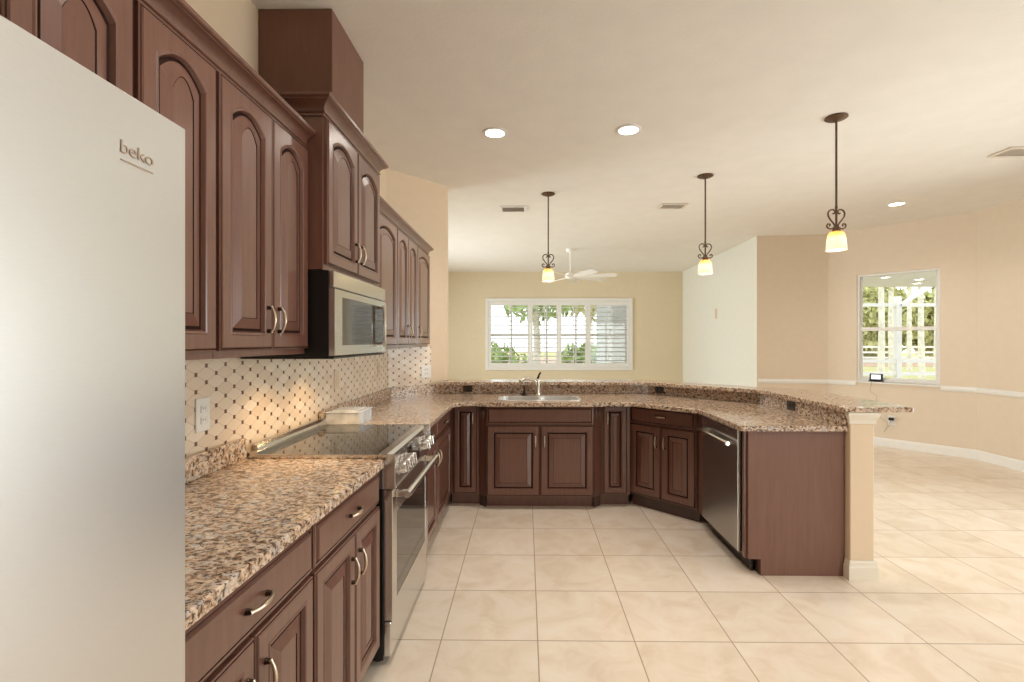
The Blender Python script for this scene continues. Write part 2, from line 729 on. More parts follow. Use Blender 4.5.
struct('floor', bx(-4.2, 5.6, -2.75, 11.1, -0.12, 0.0), 'floor_tile')
struct('ceiling', bx(-4.2, 5.6, -2.75, 11.1, H, H + 0.12), 'paint_ceiling')
wall('wall_left', (-1.25, 4.34), (-1.25, -2.6), 'paint_tan', ext1=0.15)
wall('wall_rear', (-1.25, -2.6), (5.42, -2.6), 'paint_tan', holes=[(4.15, 6.45, 0.0, 2.42)], ext0=0.15, ext1=0.15)
wall('wall_right', (5.42, -2.6), N2, 'paint_nook', holes=[(3.85, 7.15, 0.0, 2.42)], ext0=0.15, ext1=0.05)
wall('wall_nook', N2, N1, 'paint_nook', holes=[(0.340, 1.235, 0.865, 2.342)], ext0=0.05, ext1=0.05)
wall('wall_nook_end', N1, N0, 'paint_nook', ext0=0.05, ext1=-0.001)
wall('wall_living_right', N0, (3.505, 10.87), 'paint_pale', ext1=0.12)
wall('wall_back', (3.505, 10.87), (-4.0, 10.87), 'paint_straw', holes=[(1.158, 4.373, 0.80, 2.345)], ext0=0.12, ext1=0.12)
wall('wall_living_left', (-4.0, 10.87), (-4.0, 4.98), 'paint_straw', holes=[(1.3, 4.8, 0.0, 2.42)], ext0=0.12, ext1=0.1)
wall('wall_living_front', (-4.0, 4.98), (-0.93, 4.98), 'paint_straw', t=0.1)
wall('wall_angle_end', (-0.80, 4.98), A1, 'paint_tan', t=0.12)
wall('wall_angle', A1, A0, 'paint_tan', t=0.10, ext1=0.05)

# baseboards, chair rail
BB = [(0.0, 0.0), (0.016, 0.0), (0.016, 0.085), (0.010, 0.105), (0.004, 0.112), (0.0, 0.112)]
bm = bmesh.new()
sweep(bm, [(5.42, 4.56), N2, N1, N0, (3.505, 10.87), (-4.0, 10.87)], BB)
struct('baseboard_right', bm, 'white_trim')
CR = [(0.0, 0.795), (0.008, 0.797), (0.020, 0.812), (0.022, 0.835), (0.014, 0.848), (0.014, 0.860), (0.0, 0.862)]
dN = (Vector(N1) - Vector(N2)).normalized()


def on_nook(s):
    return (N2[0] + dN.x * s, N2[1] + dN.y * s)


bm = bmesh.new()
sweep(bm, [(5.42, 4.56), N2, on_nook(0.335)], CR)
struct('trim_1', bm, 'white_trim')
bm = bmesh.new()
sweep(bm, [on_nook(1.240), N1, (N0[0] + 0.02, N0[1])], CR)
struct('trim_2', bm, 'white_trim')


def sash_window(name, p0, ang, a, b, z0, z1, depth=0.09, rail=True):
    """white sash window in a wall opening; x along the wall, y into the room"""
    bm = bmesh.new()
    f = 0.030
    for (x0, x1, zz0, zz1) in ((a + 0.001, a + f, z0 + .001, z1 - .001), (b - f, b - 0.001, z0 + .001, z1 - .001), (a + f, b - f, z0 + .001, z0 + f), (a + f, b - f, z1 - f, z1 - .001)):
        box(bm, x0, x1, -depth, -0.012, zz0, zz1, 0.003)
    root = obj(name, bm, 'white_trim', loc=(p0[0], p0[1], 0), rot=(0, 0, ang))
    root['kind'] = 'structure'
    zm = (z0 + z1) / 2 - 0.02
    bm = bmesh.new()
    box(bm, a + f, b - f, -0.075, -0.03, zm - 0.024, zm + 0.024, 0.004)
    for x0, x1 in ((a + f, a + f + 0.022), (b - f - 0.022, b - f)):
        box(bm, x0, x1, -0.07, -0.04, z0 + f, zm - 0.024, 0.003)
        box(bm, x0, x1, -0.08, -0.06, zm + 0.024, z1 - f, 0.003)
    box(bm, a + f + .022, b - f - .022, -0.07, -0.04, z0 + f, z0 + f + 0.03, 0.003)
    obj('sash', bm, 'white_trim', root)
    obj('pane', bx(a + f, b - f, -0.066, -0.062, z0 + f, z1 - f), 'window_glass', root)
    # marble stool inside
    obj('sill', bx(a - 0.01, b + 0.01, -0.012, 0.03, z0 - 0.022, z0, 0.003), 'white_trim', root)
    return root


nook_ang = math.atan2(dN.y, dN.x)
sash_window('window_1', N2, nook_ang, 0.340, 1.235, 0.865, 2.342)


def glazed_door(name, p0, ang, a, b, z1):
    bm = bmesh.new()
    for x0, x1, y0, y1 in ((a + .001, a + .05, -.11, -.01), (b - .05, b - .001, -.11, -.01)):
        box(bm, x0, x1, y0, y1, 0.001, z1 - .001, 0.003)
    box(bm, a + .05, b - .05, -.11, -.01, z1 - .05, z1 - .001, 0.003)
    box(bm, a + .05, b - .05, -.11, -.01, 0.001, 0.03, 0.003)
    root = obj(name, bm, 'white_trim', loc=(p0[0], p0[1], 0), rot=(0, 0, ang))
    root['kind'] = 'structure'
    m = (a + b) / 2
    for i, (x0, x1, y) in enumerate(((a + .05, m + .03, -.09), (m - .03, b - .05, -.05))):
        bm = bmesh.new()
        box(bm, x0, x0 + .06, y, y + .03, .03, z1 - .05, 0.003)
        box(bm, x1 - .06, x1, y, y + .03, .03, z1 - .05, 0.003)
        box(bm, x0 + .06, x1 - .06, y, y + .03, .03, .11, 0.003)
        box(bm, x0 + .06, x1 - .06, y, y + .03, z1 - .11, z1 - .05, 0.003)
        p = obj('sliding_panel', bm, 'white_trim', root)
        obj('pane', bx(x0 + .06, x1 - .06, y + .012, y + .018, .11, z1 - .11), 'window_glass', p)
    return root


glazed_door('added_rear_door', (-1.25, -2.6), 0, 4.15, 6.45, 2.42)  # unseen door, added to give the rear fill light an opening
glazed_door('added_side_door', (5.42, -2.6), R(90), 3.85, 7.15, 2.42)  # unseen door, added for side fill and sheen on the uppers
glazed_door('door_2', (-4.0, 10.87), R(-90), 1.3, 4.8, 2.42)

# rear living-room window with exterior mullions
bm = bmesh.new()
wx0, wx1, wz0, wz1 = -0.868, 2.347, 0.80, 2.345
YB = 10.87
for x0, x1, z0, z1 in ((wx0 + .001, wx0 + .05, wz0 + .001, wz1 - .001), (wx1 - .05, wx1 - .001, wz0 + .001, wz1 - .001), (wx0 + .05, wx1 - .05, wz0 + .001, wz0 + .05), (wx0 + .05, wx1 - .05, wz1 - .05, wz1 - .001)):
    box(bm, x0, x1, YB + .06, YB + .115, z0, z1, 0.003)
root = obj('window_2', bm, 'white_trim')
root['kind'] = 'structure'
bm = bmesh.new()
for x in (-0.33, 0.47, 1.13):
    box(bm, x - .018, x + .018, YB + .07, YB + .105, wz0 + .05, wz1 - .05, 0.002)
box(bm, wx0 + .05, wx1 - .05, YB + .075, YB + .10, 1.53, 1.57, 0.002)
obj('sash', bm, 'white_trim', root)
obj('pane', bx(wx0 + .05, wx1 - .05, YB + .086, YB + .09, wz0 + .05, wz1 - .05), 'window_glass', root)

# plantation shutters in that window: frame, four panels each with its louvres
t = thing('plantation_shutters', 'white four panel plantation shutters with open louvres on living room back window', 'window shutters', ((wx0 + wx1) / 2, YB, 0.77))
cx_, cz_ = (wx0 + wx1) / 2, 0.77
bm = bmesh.new()
fx0, fx1, fz0, fz1 = -0.905, 2.385, 0.765, 2.38
for x0, x1, z0, z1 in ((fx0, fx0 + .07, fz0, fz1), (fx1 - .07, fx1, fz0, fz1), (fx0 + .07, fx1 - .07, fz0, fz0 + .07), (fx0 + .07, fx1 - .07, fz1 - .07, fz1)):
    box(bm, x0 - cx_, x1 - cx_, -0.035, -0.001, z0 - cz_, z1 - cz_, 0.006)
obj('frame', bm, 'white_trim', t)
pz0, pz1 = fz0 + .072, fz1 - .072
for (x0, x1) in ((-0.832, 0.092), (0.096, 0.738), (0.742, 1.384), (1.388, 2.312)):
    bm = bmesh.new()
    for a, b, c, d in ((x0, x0 + .055, pz0, pz1), (x1 - .055, x1, pz0, pz1), (x0 + .055, x1 - .055, pz0, pz0 + .09), (x0 + .055, x1 - .055, pz1 - .09, pz1)):
        box(bm, a - cx_, b - cx_, -0.030, -0.002, c - cz_, d - cz_, 0.003)
    p = obj('shutter_panel', bm, 'white_trim', t)
    bm = bmesh.new()
    n = 13
    for i in range(n):
        z = pz0 + .09 + (pz1 - pz0 - .18) * (i + .5) / n - cz_
        th = R(14)
        hw = 0.043
        pts = []
        for k in range(8):
            q = 2 * math.pi * k / 8
            yy, zz = hw * math.cos(q), 0.006 * math.sin(q)
            pts.append((-0.016 + yy * math.cos(th) - zz * math.sin(th), z + yy * math.sin(th) + zz * math.cos(th)))
        profile_prism(bm, pts, 'x', x0 + .056 - cx_, x1 - .056 - cx_)
    xm = (x0 + x1) / 2 - cx_
    box(bm, xm - .006, xm + .006, -0.068, -0.058, pz0 + .12 - cz_, pz1 - .12 - cz_, 0.002)
    obj('louvre_set', bm, 'white_trim', p)

# half wall that carries the raised bar
hw_in = [(-0.78, 4.722), (1.191, 4.722), (1.930, 3.983), (1.930, 3.03)]
hw_out = [(2.072, 3.03), (2.072, 4.025), (1.245, 4.852), (-0.78, 4.852)]
bm = bmesh.new()
prism(bm, hw_in + hw_out, 0, 0.998)
struct('wall_bar', bm, 'paint_tan')
bm = bmesh.new()
box(bm, 1.930, 2.072, 2.905, 3.029, 0.0, 0.998, 0.004)
struct('wall_bar_end', bm, 'paint_tan')
bm = bmesh.new()
bbp = [(0.0, 0.0), (-0.014, 0.0), (-0.014, 0.075), (-0.010, 0.085), (-0.008, 0.105), (-0.003, 0.115), (0.0, 0.115)]
sweep(bm, [(1.928, 2.943), (1.928, 2.903), (2.074, 2.903), (2.074, 4.026), (1.246, 4.854), (-0.77, 4.854)], bbp)
struct('baseboard_bar', bm, 'cream_trim')
bm = bmesh.new()
cap = [(0.0, 0.925), (-0.005, 0.928), (-0.007, 0.950), (-0.016, 0.970), (-0.022, 0.985), (-0.022, 0.997), (0.0, 0.997)]
sweep(bm, [(1.928, 2.918), (1.928, 2.903), (2.074, 2.903), (2.074, 3.03)], cap)
struct('trim_3', bm, 'cream_trim')

# ------------------------------------------------------------------ cabinets


def outline(W, Ht, ins, rise, M_=14):
    x0, x1, zb = ins, W - ins, ins
    pts = [(x0, zb), (x1, zb)]
    for i in range(M_ + 1):
        u = 2 * i / M_ - 1
        pts.append((x1 + (x0 - x1) * i / M_, Ht - ins - rise * u * u))
    return pts


def loops_mesh(bm, loops, glaze=()):
    rings = []
    for pts, y in loops:
        rings.append([bm.verts.new((x, y, z)) for x, z in pts])
    for q, (a, b) in enumerate(zip(rings[:-1], rings[1:])):
        n = len(a)
        for i in range(n):
            j = (i + 1) % n
            f = bm.faces.new((a[i], a[j], b[j], b[i]))
            f.material_index = 1 if q in glaze else 0
    bm.faces.new(rings[0])
    bm.faces.new(rings[-1])


def panel_door(W, Ht, rise=0.0, stile=0.058, t=0.020):
    """raised-panel door, local x 0..W, z 0..Ht, front at y = -t"""
    bm = bmesh.new()
    M_ = 14 if rise else 1
    o = lambda ins, r=0.0: outline(W, Ht, ins, r, M_)
    s = min(stile, W * 0.24)
    k = min(0.034, (W - 2 * s) * 0.22)
    loops_mesh(bm, [(o(0), -0.001), (o(0), -t + .006), (o(.003), -t + .003), (o(.007), -t + .003), (o(.010), -t),
                    (o(s - .010, rise), -t), (o(s - .006, rise), -t - .0025), (o(s - .001, rise), -t - .001), (o(s + .004, rise), -t + .010),
                    (o(s + .010, rise), -t + .011), (o(s + .014, rise), -t + .008),
                    (o(s + .014 + k, rise), -t - .001), (o(s + .0165 + k, rise), -t + .001), (o(s + .018 + k, rise), -t + .001)], glaze=(2, 8, 9, 11))
    return bm


def drawer_front(W, Ht, t=0.020):
    bm = bmesh.new()
    o = lambda ins: outline(W, Ht, ins, 0, 1)
    loops_mesh(bm, [(o(0), -0.001), (o(0), -t + .011), (o(.004), -t + .007), (o(.011), -t + .006), (o(.0125), -t + .009), (o(.015), -t + .009), (o(.021), -t), (o(.023), -t)], glaze=(3, 4))
    return bm


HANDLE_ME = None


def handle(parent, x, z, vertical=True, y=-0.020):
    """arched pull: dark posts, pale arched bar"""
    global HANDLE_ME
    if HANDLE_ME is None:
        bm = bmesh.new()
        hl = 0.042
        for s in (-1, 1):
            tube(bm, [(0, -0.0012, s * hl), (0, -0.005, s * hl), (0, -0.014, s * hl)], [0.0085, 0.0075, 0.0060], 8, 1)
        pts, rr = [], []
        for i in range(15):
            u = i / 7 - 1
            pts.append((0, -0.0125 - 0.013 * (1 - abs(u) ** 2.4), u * (hl + 0.004)))
            rr.append(0.0040 + 0.0022 * (1 - abs(u)) + (0.0018 if abs(u) > .95 else 0))
        tube(bm, pts, rr, 8, 0)
        o = obj('handle', bm, ['nickel', 'dark_bronze'], parent, smooth=True, angle=50)
        HANDLE_ME = o.data
    else:
        o = bpy.data.objects.new('handle', HANDLE_ME)
        COL.objects.link(o)
        o.parent = parent
    o.location = (x, y, z)
    o.rotation_euler = (0, 0 if vertical else R(90), 0)
    return o


def add_door(root, x0, x1, z0, z1, rise=0.0, hside=None, hpos='top', hoff=0.125):
    d = obj('door', panel_door(x1 - x0, z1 - z0, rise), ['wood_cherry', 'wood_glaze'], root, loc=(x0, 0, z0))
    if hside:
        hx = 0.035 if hside == 'L' else (x1 - x0) - 0.035
        hz = hoff if hpos == 'bottom' else (z1 - z0) - hoff
        handle(d, hx, hz, True)
    return d


def add_drawer(root, x0, x1, z0, z1, hnd=True, name='drawer'):
    d = obj(name, drawer_front(x1 - x0, z1 - z0), ['wood_cherry', 'wood_glaze'], root, loc=(x0, 0, z0))
    if hnd:
        handle(d, (x1 - x0) / 2, (z1 - z0) / 2, False)
    return d


def base_unit(name, label, loc, rz, W, D, toe=0.05, open_top=False, group=None, body_w=None, ht=0.876, tz=0.105, toe_mat='wood_toe'):
    root = thing(name, label, 'cabinet', loc, rz, group)
    bm = bmesh.new()
    bw = body_w or W
    if open_top:
        box(bm, 0, 0.018, 0.0, D, tz, ht)
        box(bm, bw - 0.018, bw, 0.0, D, tz, ht)
        box(bm, 0.018, bw - 0.018, 0.0, 0.018, tz, ht)
        box(bm, 0.018, bw - 0.018, D - 0.012, D, tz, ht)
        box(bm, 0.018, bw - 0.018, 0.018, D - 0.012, tz, tz + 0.018)
    else:
        box(bm, 0, bw, 0, D, tz, ht, 0.0015)
    obj('body', bm, 'wood_cherry', root)
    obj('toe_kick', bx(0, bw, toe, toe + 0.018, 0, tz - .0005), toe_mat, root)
    return root


XF = -0.65
r90 = R(90)
G_B = 'base cabinets of the kitchen run'
# nearest, beside the fridge
c = base_unit('base_cabinet', 'dark cherry base cabinet nearest the fridge, wide drawer above two doors', (-0.669, 0.846, 0), r90 - 0.023, 0.606, 0.56)
add_drawer(c, 0.004, 0.600, 0.727, 0.866)
add_door(c, 0.004, 0.299, 0.115, 0.715, hside='R')
add_door(c, 0.303, 0.600, 0.115, 0.715, hside='L')
# its handles sit on the meeting stiles
c = base_unit('base_cabinet', 'dark cherry base cabinet touching the near side of the range, drawer above two doors', (-0.655, 1.454, 0), r90 - 0.023, 0.612, 0.56)
add_drawer(c, 0.006, 0.606, 0.727, 0.866)
add_door(c, 0.006, 0.322, 0.115, 0.715, hside='R')
add_door(c, 0.326, 0.606, 0.115, 0.715, hside='L')
# beyond the range
c = base_unit('base_cabinet', 'dark cherry base cabinet just past the range with one drawer and one door', (XF, 2.872, 0), r90, 0.555, 0.58)
add_drawer(c, 0.03, 0.548, 0.727, 0.866)
add_door(c, 0.03, 0.548, 0.115, 0.715, hside='R')
c = base_unit('base_cabinet', 'dark cherry base cabinet running into the left inner corner, one drawer and door', (XF, 3.429, 0), r90, 0.69, 0.58, body_w=0.70)
add_drawer(c, 0.006, 0.620, 0.727, 0.866)
add_door(c, 0.006, 0.620, 0.115, 0.715, hside='L')
# back run
c = base_unit('narrow_cabinet', 'narrow tall single door cabinet left of the sink base', (-0.646, 4.152, 0), 0, 0.243, 0.48, toe=0.072, toe_mat='wood_cherry')
add_door(c, 0.026, 0.228, 0.118, 0.866, hside='R', hoff=0.105)
c = base_unit('narrow_cabinet', 'narrow tall single door cabinet right of the sink base', (0.648, 4.152, 0), 0, 0.243, 0.48, toe=0.072, toe_mat='wood_cherry')
add_door(c, 0.012, 0.214, 0.118, 0.866, hside='L', hoff=0.105)
c = base_unit('sink_cabinet', 'dark cherry sink base with blank drawer front over two wide doors', (-0.336, 4.082, 0), 0, 0.910, 0.58, toe=0.085, open_top=True, toe_mat='wood_cherry')
add_drawer(c, 0.006, 0.904, 0.722, 0.866, hnd=False, name='drawer_front')
add_door(c, 0.006, 0.452, 0.120, 0.710, hside='R', hoff=0.13)
add_door(c, 0.458, 0.904, 0.120, 0.710, hside='L', hoff=0.13)
# angled cabinet
c = base_unit('base_cabinet', 'angled dark cherry cabinet left of the dishwasher, drawer over two doors', (0.899, 4.208, 0), R(-45), 0.612, 0.545, toe=0.045)
add_drawer(c, 0.010, 0.602, 0.727, 0.866)
add_door(c, 0.010, 0.303, 0.120, 0.715, hside='R', hoff=0.13)
add_door(c, 0.308, 0.602, 0.120, 0.715, hside='L', hoff=0.13)


def pilaster(label, pts, rose, rz):
    """slim angled corner post with a carved oval near its top"""
    t_ = thing('corner_pilaster', label, 'cabinet post', (pts[0][0], pts[0][1], 0), 0, 'pilasters beside the sink base')
    bm = bmesh.new()
    q = [(x - pts[0][0], y - pts[0][1]) for x, y in pts]
    prism(bm, q, 0.105, 0.876)
    obj('shaft', bm, 'wood_cherry', t_)
    cxm = sum(p[0] for p in q[:2]) / 2
    cym = sum(p[1] for p in q[:2]) / 2
    bm = bmesh.new()
    d = Vector((q[1][0] - q[0][0], q[1][1] - q[0][1])).normalized()
    nrm = Vector((d.y, -d.x))
    n = 20
    for rad, hh, off in ((0.030, 0.060, 0.006), (0.016, 0.036, 0.010)):
        ring_pts = [(cxm + d.x * rad * math.cos(2 * math.pi * k / n) + nrm.x * off, cym + d.y * rad * math.cos(2 * math.pi * k / n) + nrm.y * off,
                     0.805 + hh * 0.8 * math.sin(2 * math.pi * k / n)) for k in range(n)]
        tube(bm, ring_pts + [ring_pts[0]], 0.005, 8)
    for k in range(4):
        z = 0.805 + (k - 1.5) * 0.014
        tube(bm, [(cxm + d.x * s * 0.009 + nrm.x * (0.010), cym + d.y * s * 0.009 + nrm.y * 0.010, z + abs(s) * 0.008) for s in (-1, 0, 1)], 0.0035, 6)
    obj('carved_rosette', bm, 'wood_cherry', t_, smooth=True)
    bm = bmesh.new()
    prism(bm, [(x + (0.03 if rose else -0.03) * 0, y + 0.05) for x, y in q], 0.0, 0.1045)
    obj('plinth', bm, 'wood_toe', t_)
    return t_


pilaster('carved corner post between the sink base and the left narrow cabinet', [(-0.400, 4.146), (-0.340, 4.086), (-0.340, 4.25), (-0.400, 4.25)], False, 0)
pilaster('carved corner post between the sink base and the right narrow cabinet', [(0.578, 4.086), (0.644, 4.146), (0.644, 4.25), (0.578, 4.25)], True, 0)

# end panel of the peninsula with toe notch and near filler post
t = thing('end_panel', 'plain brown wood end panel closing the peninsula beside the column', 'cabinet panel', (1.346, 2.946, 0))
bm = bmesh.new()
profile_prism(bm, [(0.075, 0), (0.578, 0), (0.578, 0.876), (0.0, 0.876), (0.0, 0.10), (0.075, 0.10)], 'y', 0, 0.019)
obj('panel', bm, 'wood_panel', t)
obj('filler', bx(-0.018, 0.05, 0.0195, 0.044, 0.10, 0.876, 0.002), 'wood_cherry', t)
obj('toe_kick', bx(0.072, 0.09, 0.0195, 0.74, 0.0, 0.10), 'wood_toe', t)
o = obj('filler_post', bx(1.330, 1.349, 3.626, 3.752, 0.10, 0.876, 0.002), 'wood_cherry')
tag(o, 'slim dark wood filler strip between angled cabinet and dishwasher', 'cabinet filler')


def upper(name, label, loc, rz, W, D, z0, z1, doors, group=None):
    root = thing(name, label, 'wall cabinet', (loc[0], loc[1], z0), rz, group)
    hgt = z1 - z0
    obj('body', bx(0, W, 0, D, 0, hgt, 0.0015), 'wood_cherry', root)
    for (x0, x1, hs) in doors:
        add_door(root, x0, x1, 0.024, hgt - 0.004, rise=0.045 if x1 - x0 > .2 else .03, hside=hs, hpos='bottom', hoff=0.108)
    return root


UX = -0.95
U0, U1 = 1.366, 2.246
upper('wall_cabinet', 'short upper cabinet above the fridge with two doors', (UX, 0.23, 0), r90, 0.612, 0.298, 1.83, U1, [(0.004, 0.303, 'R'), (0.308, 0.608, 'L')])
upper('wall_cabinet', 'upper cabinet with one arched door just past the fridge top', (UX, 0.846, 0), r90, 0.303, 0.298, U0, U1, [(0.006, 0.297, 'L')])
upper('wall_cabinet', 'upper cabinet with one arched door beside the double door upper', (UX, 1.151, 0), r90, 0.306, 0.298, U0, U1, [(0.006, 0.299, 'L')])
upper('wall_cabinet', 'double door upper cabinet left of the microwave, arched panels, two bow handles', (UX, 1.459, 0), r90, 0.609, 0.298, U0, U1, [(0.007, 0.310, 'R'), (0.314, 0.604, 'L')])
upper('wall_cabinet', 'taller raised upper cabinet with two arched doors directly over the microwave', (-0.873, 2.070, 0), r90, 0.765, 0.375, 1.728, 2.386, [(0.010, 0.380, 'R'), (0.384, 0.755, 'L')])
upper('wall_cabinet', 'one door upper cabinet right of the microwave, handle at its left edge', (UX, 2.837, 0), r90, 0.660, 0.298, U0, U1, [(0.165, 0.652, 'L')])
upper('wall_cabinet', 'two door upper cabinet in the run beyond the microwave', (UX, 3.499, 0), r90, 0.650, 0.298, U0, U1, [(0.004, 0.325, 'R'), (0.329, 0.646, 'L')])
# last one dies into the angled wall
root = thing('wall_cabinet', 'last upper cabinet ending at the angled wall, single wide arched door', 'wall cabinet', (UX, 4.151, U0), r90)
bm = bmesh.new()
k_ = (A1[1] - A0[1]) / (A1[0] - A0[0])
ywall = lambda X: A0[1] + (X - A0[0]) * k_ - 0.012
prism(bm, [(0, 0), (ywall(-0.95) - 4.151, 0), (max(0.1, ywall(-1.247) - 4.151), 0.297), (0, 0.297)], 0, U1 - U0)
obj('body', bm, 'wood_cherry', root)
add_door(root, 0.006, 0.534, 0.024, U1 - U0 - .004, rise=0.045, hside='L', hpos='bottom', hoff=0.108)

# crown mouldings
CP = [(0.0, 0.0), (0.008, 0.0), (0.008, 0.010), (0.013, 0.012), (0.015, 0.016), (0.013, 0.020), (0.010, 0.021), (0.011, 0.027), (0.015, 0.036), (0.022, 0.045), (0.031, 0.051), (0.040, 0.054), (0.040, 0.058), (0.046, 0.060), (0.049, 0.064), (0.050, 0.074), (0.0, 0.074)]


def crown(label, path, z, scale=1.0, trim=None):
    bm = bmesh.new()
    # travel direction keeps the room on the right, so offsets are negative
    sweep(bm, path, [(-o * scale, z + h * scale) for o, h in CP])
    if trim:
        ye = max(v.co.y for v in bm.verts)
        for v in bm.verts:
            if v.co.y > ye - 1e-4:
                v.co.y = trim(v.co.x)
    o = obj('crown_molding', bm, 'wood_cherry', smooth=True, angle=22)
    return tag(o, label, 'crown molding', 'cabinet crown mouldings')


# cabinets face +X; travelling along +Y keeps the room on the right
crown('long dark crown molding above the uppers left of the microwave', [(-0.952, 0.232), (-0.952, 2.0695)], 2.2465)
crown('raised crown molding with a mitred corner around the tall cabinet over the microwave', [(-1.248, 2.071), (-0.875, 2.071), (-0.875, 2.834), (-1.248, 2.834)], 2.3865, 1.08)
crown('crown molding above the uppers right of the microwave ending at angled wall', [(-0.952, 2.838), (-0.952, ywall(-0.952) - 0.015)], 2.2465, trim=lambda x: ywall(x) + 0.008)
o = obj('chase_box', bx(-1.248, -0.902, 2.243, 2.680, 2.3875, 2.968, 0.002), 'wood_panel')
tag(o, 'plain brown wood vent chase box rising from raised cabinet to ceiling', 'vent chase')

# ------------------------------------------------------------------ tile backsplash
bm = bmesh.new()
box(bm, 0, 1.226, 0, 0.008, 0.0, 0.463)
box(bm, 1.226, 1.982, 0, 0.008, 0.0, 0.82)
box(bm, 1.982, 3.490, 0, 0.008, 0.0, 0.463)
o = obj('tile_backsplash', bm, 'wall_tile', loc=(-1.2415, 0.846, 0.902), rot=(0, 0, r90))
tag(o, 'beige diamond tile backsplash with brown dots along the left wall', 'backsplash', 'tile backsplashes')
angA = math.atan2(A1[1] - A0[1], A1[0] - A0[0])
LA = math.hypot(A1[0] - A0[0], A1[1] - A0[1])
nA = Vector((math.sin(angA), -math.cos(angA)))     # out of the angled wall, into the room
bm = bmesh.new()
box(bm, 0.006, 0.480, -0.009, -0.001, 0.0, 0.463)
o = obj('tile_backsplash', bm, 'wall_tile', loc=(A0[0], A0[1], 0.902), rot=(0, 0, angA))
tag(o, 'small piece of beige diamond tile backsplash on the angled wall', 'backsplash', 'tile backsplashes')

# ------------------------------------------------------------------ countertops
CT0, CT1 = 0.878, 0.910
t = thing('countertop', 'granite countertop between the fridge and the range', 'countertop', (-1.23, 0.846, CT0))
bm = bmesh.new()
pts = [(-1.230, 0.846), (-0.638, 0.846), (-0.609, 2.086), (-1.230, 2.086)]
pts = round_poly(pts, {2: 0.02})
slab(bm, [(x + 1.23, y - 0.846) for x, y in pts], 0, CT1 - CT0, bev=0.007)
obj('worktop', bm, 'granite', t)
obj('backsplash', bx(0.0, 0.020, 0.0, 1.238, CT1 - CT0 + .0005, 0.122, 0.003), 'granite', t)

t = thing('countertop', 'large U shaped granite countertop holding the sink below the raised bar', 'countertop', (0, 0, CT0))
outer = [(-1.230, 2.866), (-0.595, 2.866), (-0.595, 3.985), (-0.43, 4.02), (-0.33, 3.992), (0.575, 3.992), (0.67, 4.02), (0.89, 4.02), (1.292, 3.618), (1.292, 2.922), (1.927, 2.922),
         (1.927, 3.982), (1.189, 4.720), (-0.905, 4.720), (-1.222, 4.362), (-1.230, 4.30)]
outer = round_poly(outer, {2: 0.06, 3: 0.08, 4: 0.08, 5: 0.08, 6: 0.08, 8: 0.05, 9: 0.02})
hole = round_poly([(-0.225, 4.132), (0.460, 4.132), (0.460, 4.445), (-0.225, 4.445)], {0: .07, 1: .07, 2: .07, 3: .07})
bm = bmesh.new()
slab(bm, outer, 0, CT1 - CT0, holes=[hole], bev=0.007)
obj('worktop', bm, 'granite', t)
bm = bmesh.new()
zt = CT1 - CT0 + .0005
path = [(1.9265, 2.926), (1.9265, 3.9815), (1.1885, 4.7195), (-0.900, 4.7195)]
sweep(bm, path, [(0.0, zt), (0.020, zt), (0.020, 0.1195), (0.0, 0.1195)])
obj('backsplash', bm, 'granite', t)
bm = bmesh.new()
sweep(bm, [(-0.912, 4.698), (-1.232, 4.343), (-1.232, 2.868)], [(0.0, zt), (0.020, zt), (0.020, 0.119), (0.016, 0.122), (0.0, 0.122)])
obj('backsplash', bm, 'granite', t)

# raised bar top
t = thing('raised_countertop', 'raised granite bar top wrapping around behind the sink counter', 'countertop', (0, 0, 1.0))
outer = [(-0.82, 4.625), (1.135, 4.625), (1.882, 3.878), (1.882, 2.875), (2.285, 2.875), (2.285, 3.83), (1.20, 4.915), (-0.79, 4.915), (-0.79, 4.85)]
outer = round_poly(outer, {1: 0.05, 2: 0.05, 4: 0.012, 5: .15, 6: .15})
bm = bmesh.new()
slab(bm, outer, 0, 0.030, bev=0.007)
obj('slab', bm, 'granite', t)
# stone corbel under its outer overhang
bm = bmesh.new()
prof = [(2.0895, 0.86), (2.100, 0.865), (2.105, 0.895), (2.125, 0.915), (2.165, 0.920), (2.195, 0.935), (2.205, 0.960), (2.203, 0.985), (2.205, 0.999), (2.0895, 0.999)]
profile_prism(bm, [(x - 2.09, z) for x, z in prof], 'y', 0, 0.05)
o = obj('corbel', bm, 'granite', loc=(2.0755, 3.04, 0), smooth=False)
tag(o, 'curved granite corbel bracket under the bar overhang beside the column', 'bracket')

# ------------------------------------------------------------------ sink and faucet
t = thing('sink', 'stainless double bowl sink set into the granite', 'sink', (0.1175, 4.290, 0.877))


def bowl(x0, x1, y0, y1, d):
    bm = bmesh.new()
    n0 = round_poly([(x0, y0), (x1, y0), (x1, y1), (x0, y1)], {0: .06, 1: .06, 2: .06, 3: .06})
    s = 0.88
    mx, my = (x0 + x1) / 2, (y0 + y1) / 2
    rings = []
    for (sc_, z) in ((1.0, 0.0332), (0.985, -0.02), (0.96, -d + 0.03), (0.88, -d), (0.1, -d - 0.004)):
        rings.append([bm.verts.new((mx + (x - mx) * sc_, my + (y - my) * sc_, z)) for x, y in n0])
    for a, b in zip(rings[:-1], rings[1:]):
        for i in range(len(a)):
            j = (i + 1) % len(a)
            bm.faces.new((a[i], a[j], b[j], b[i]))
    bm.faces.new(rings[-1])
    return bm


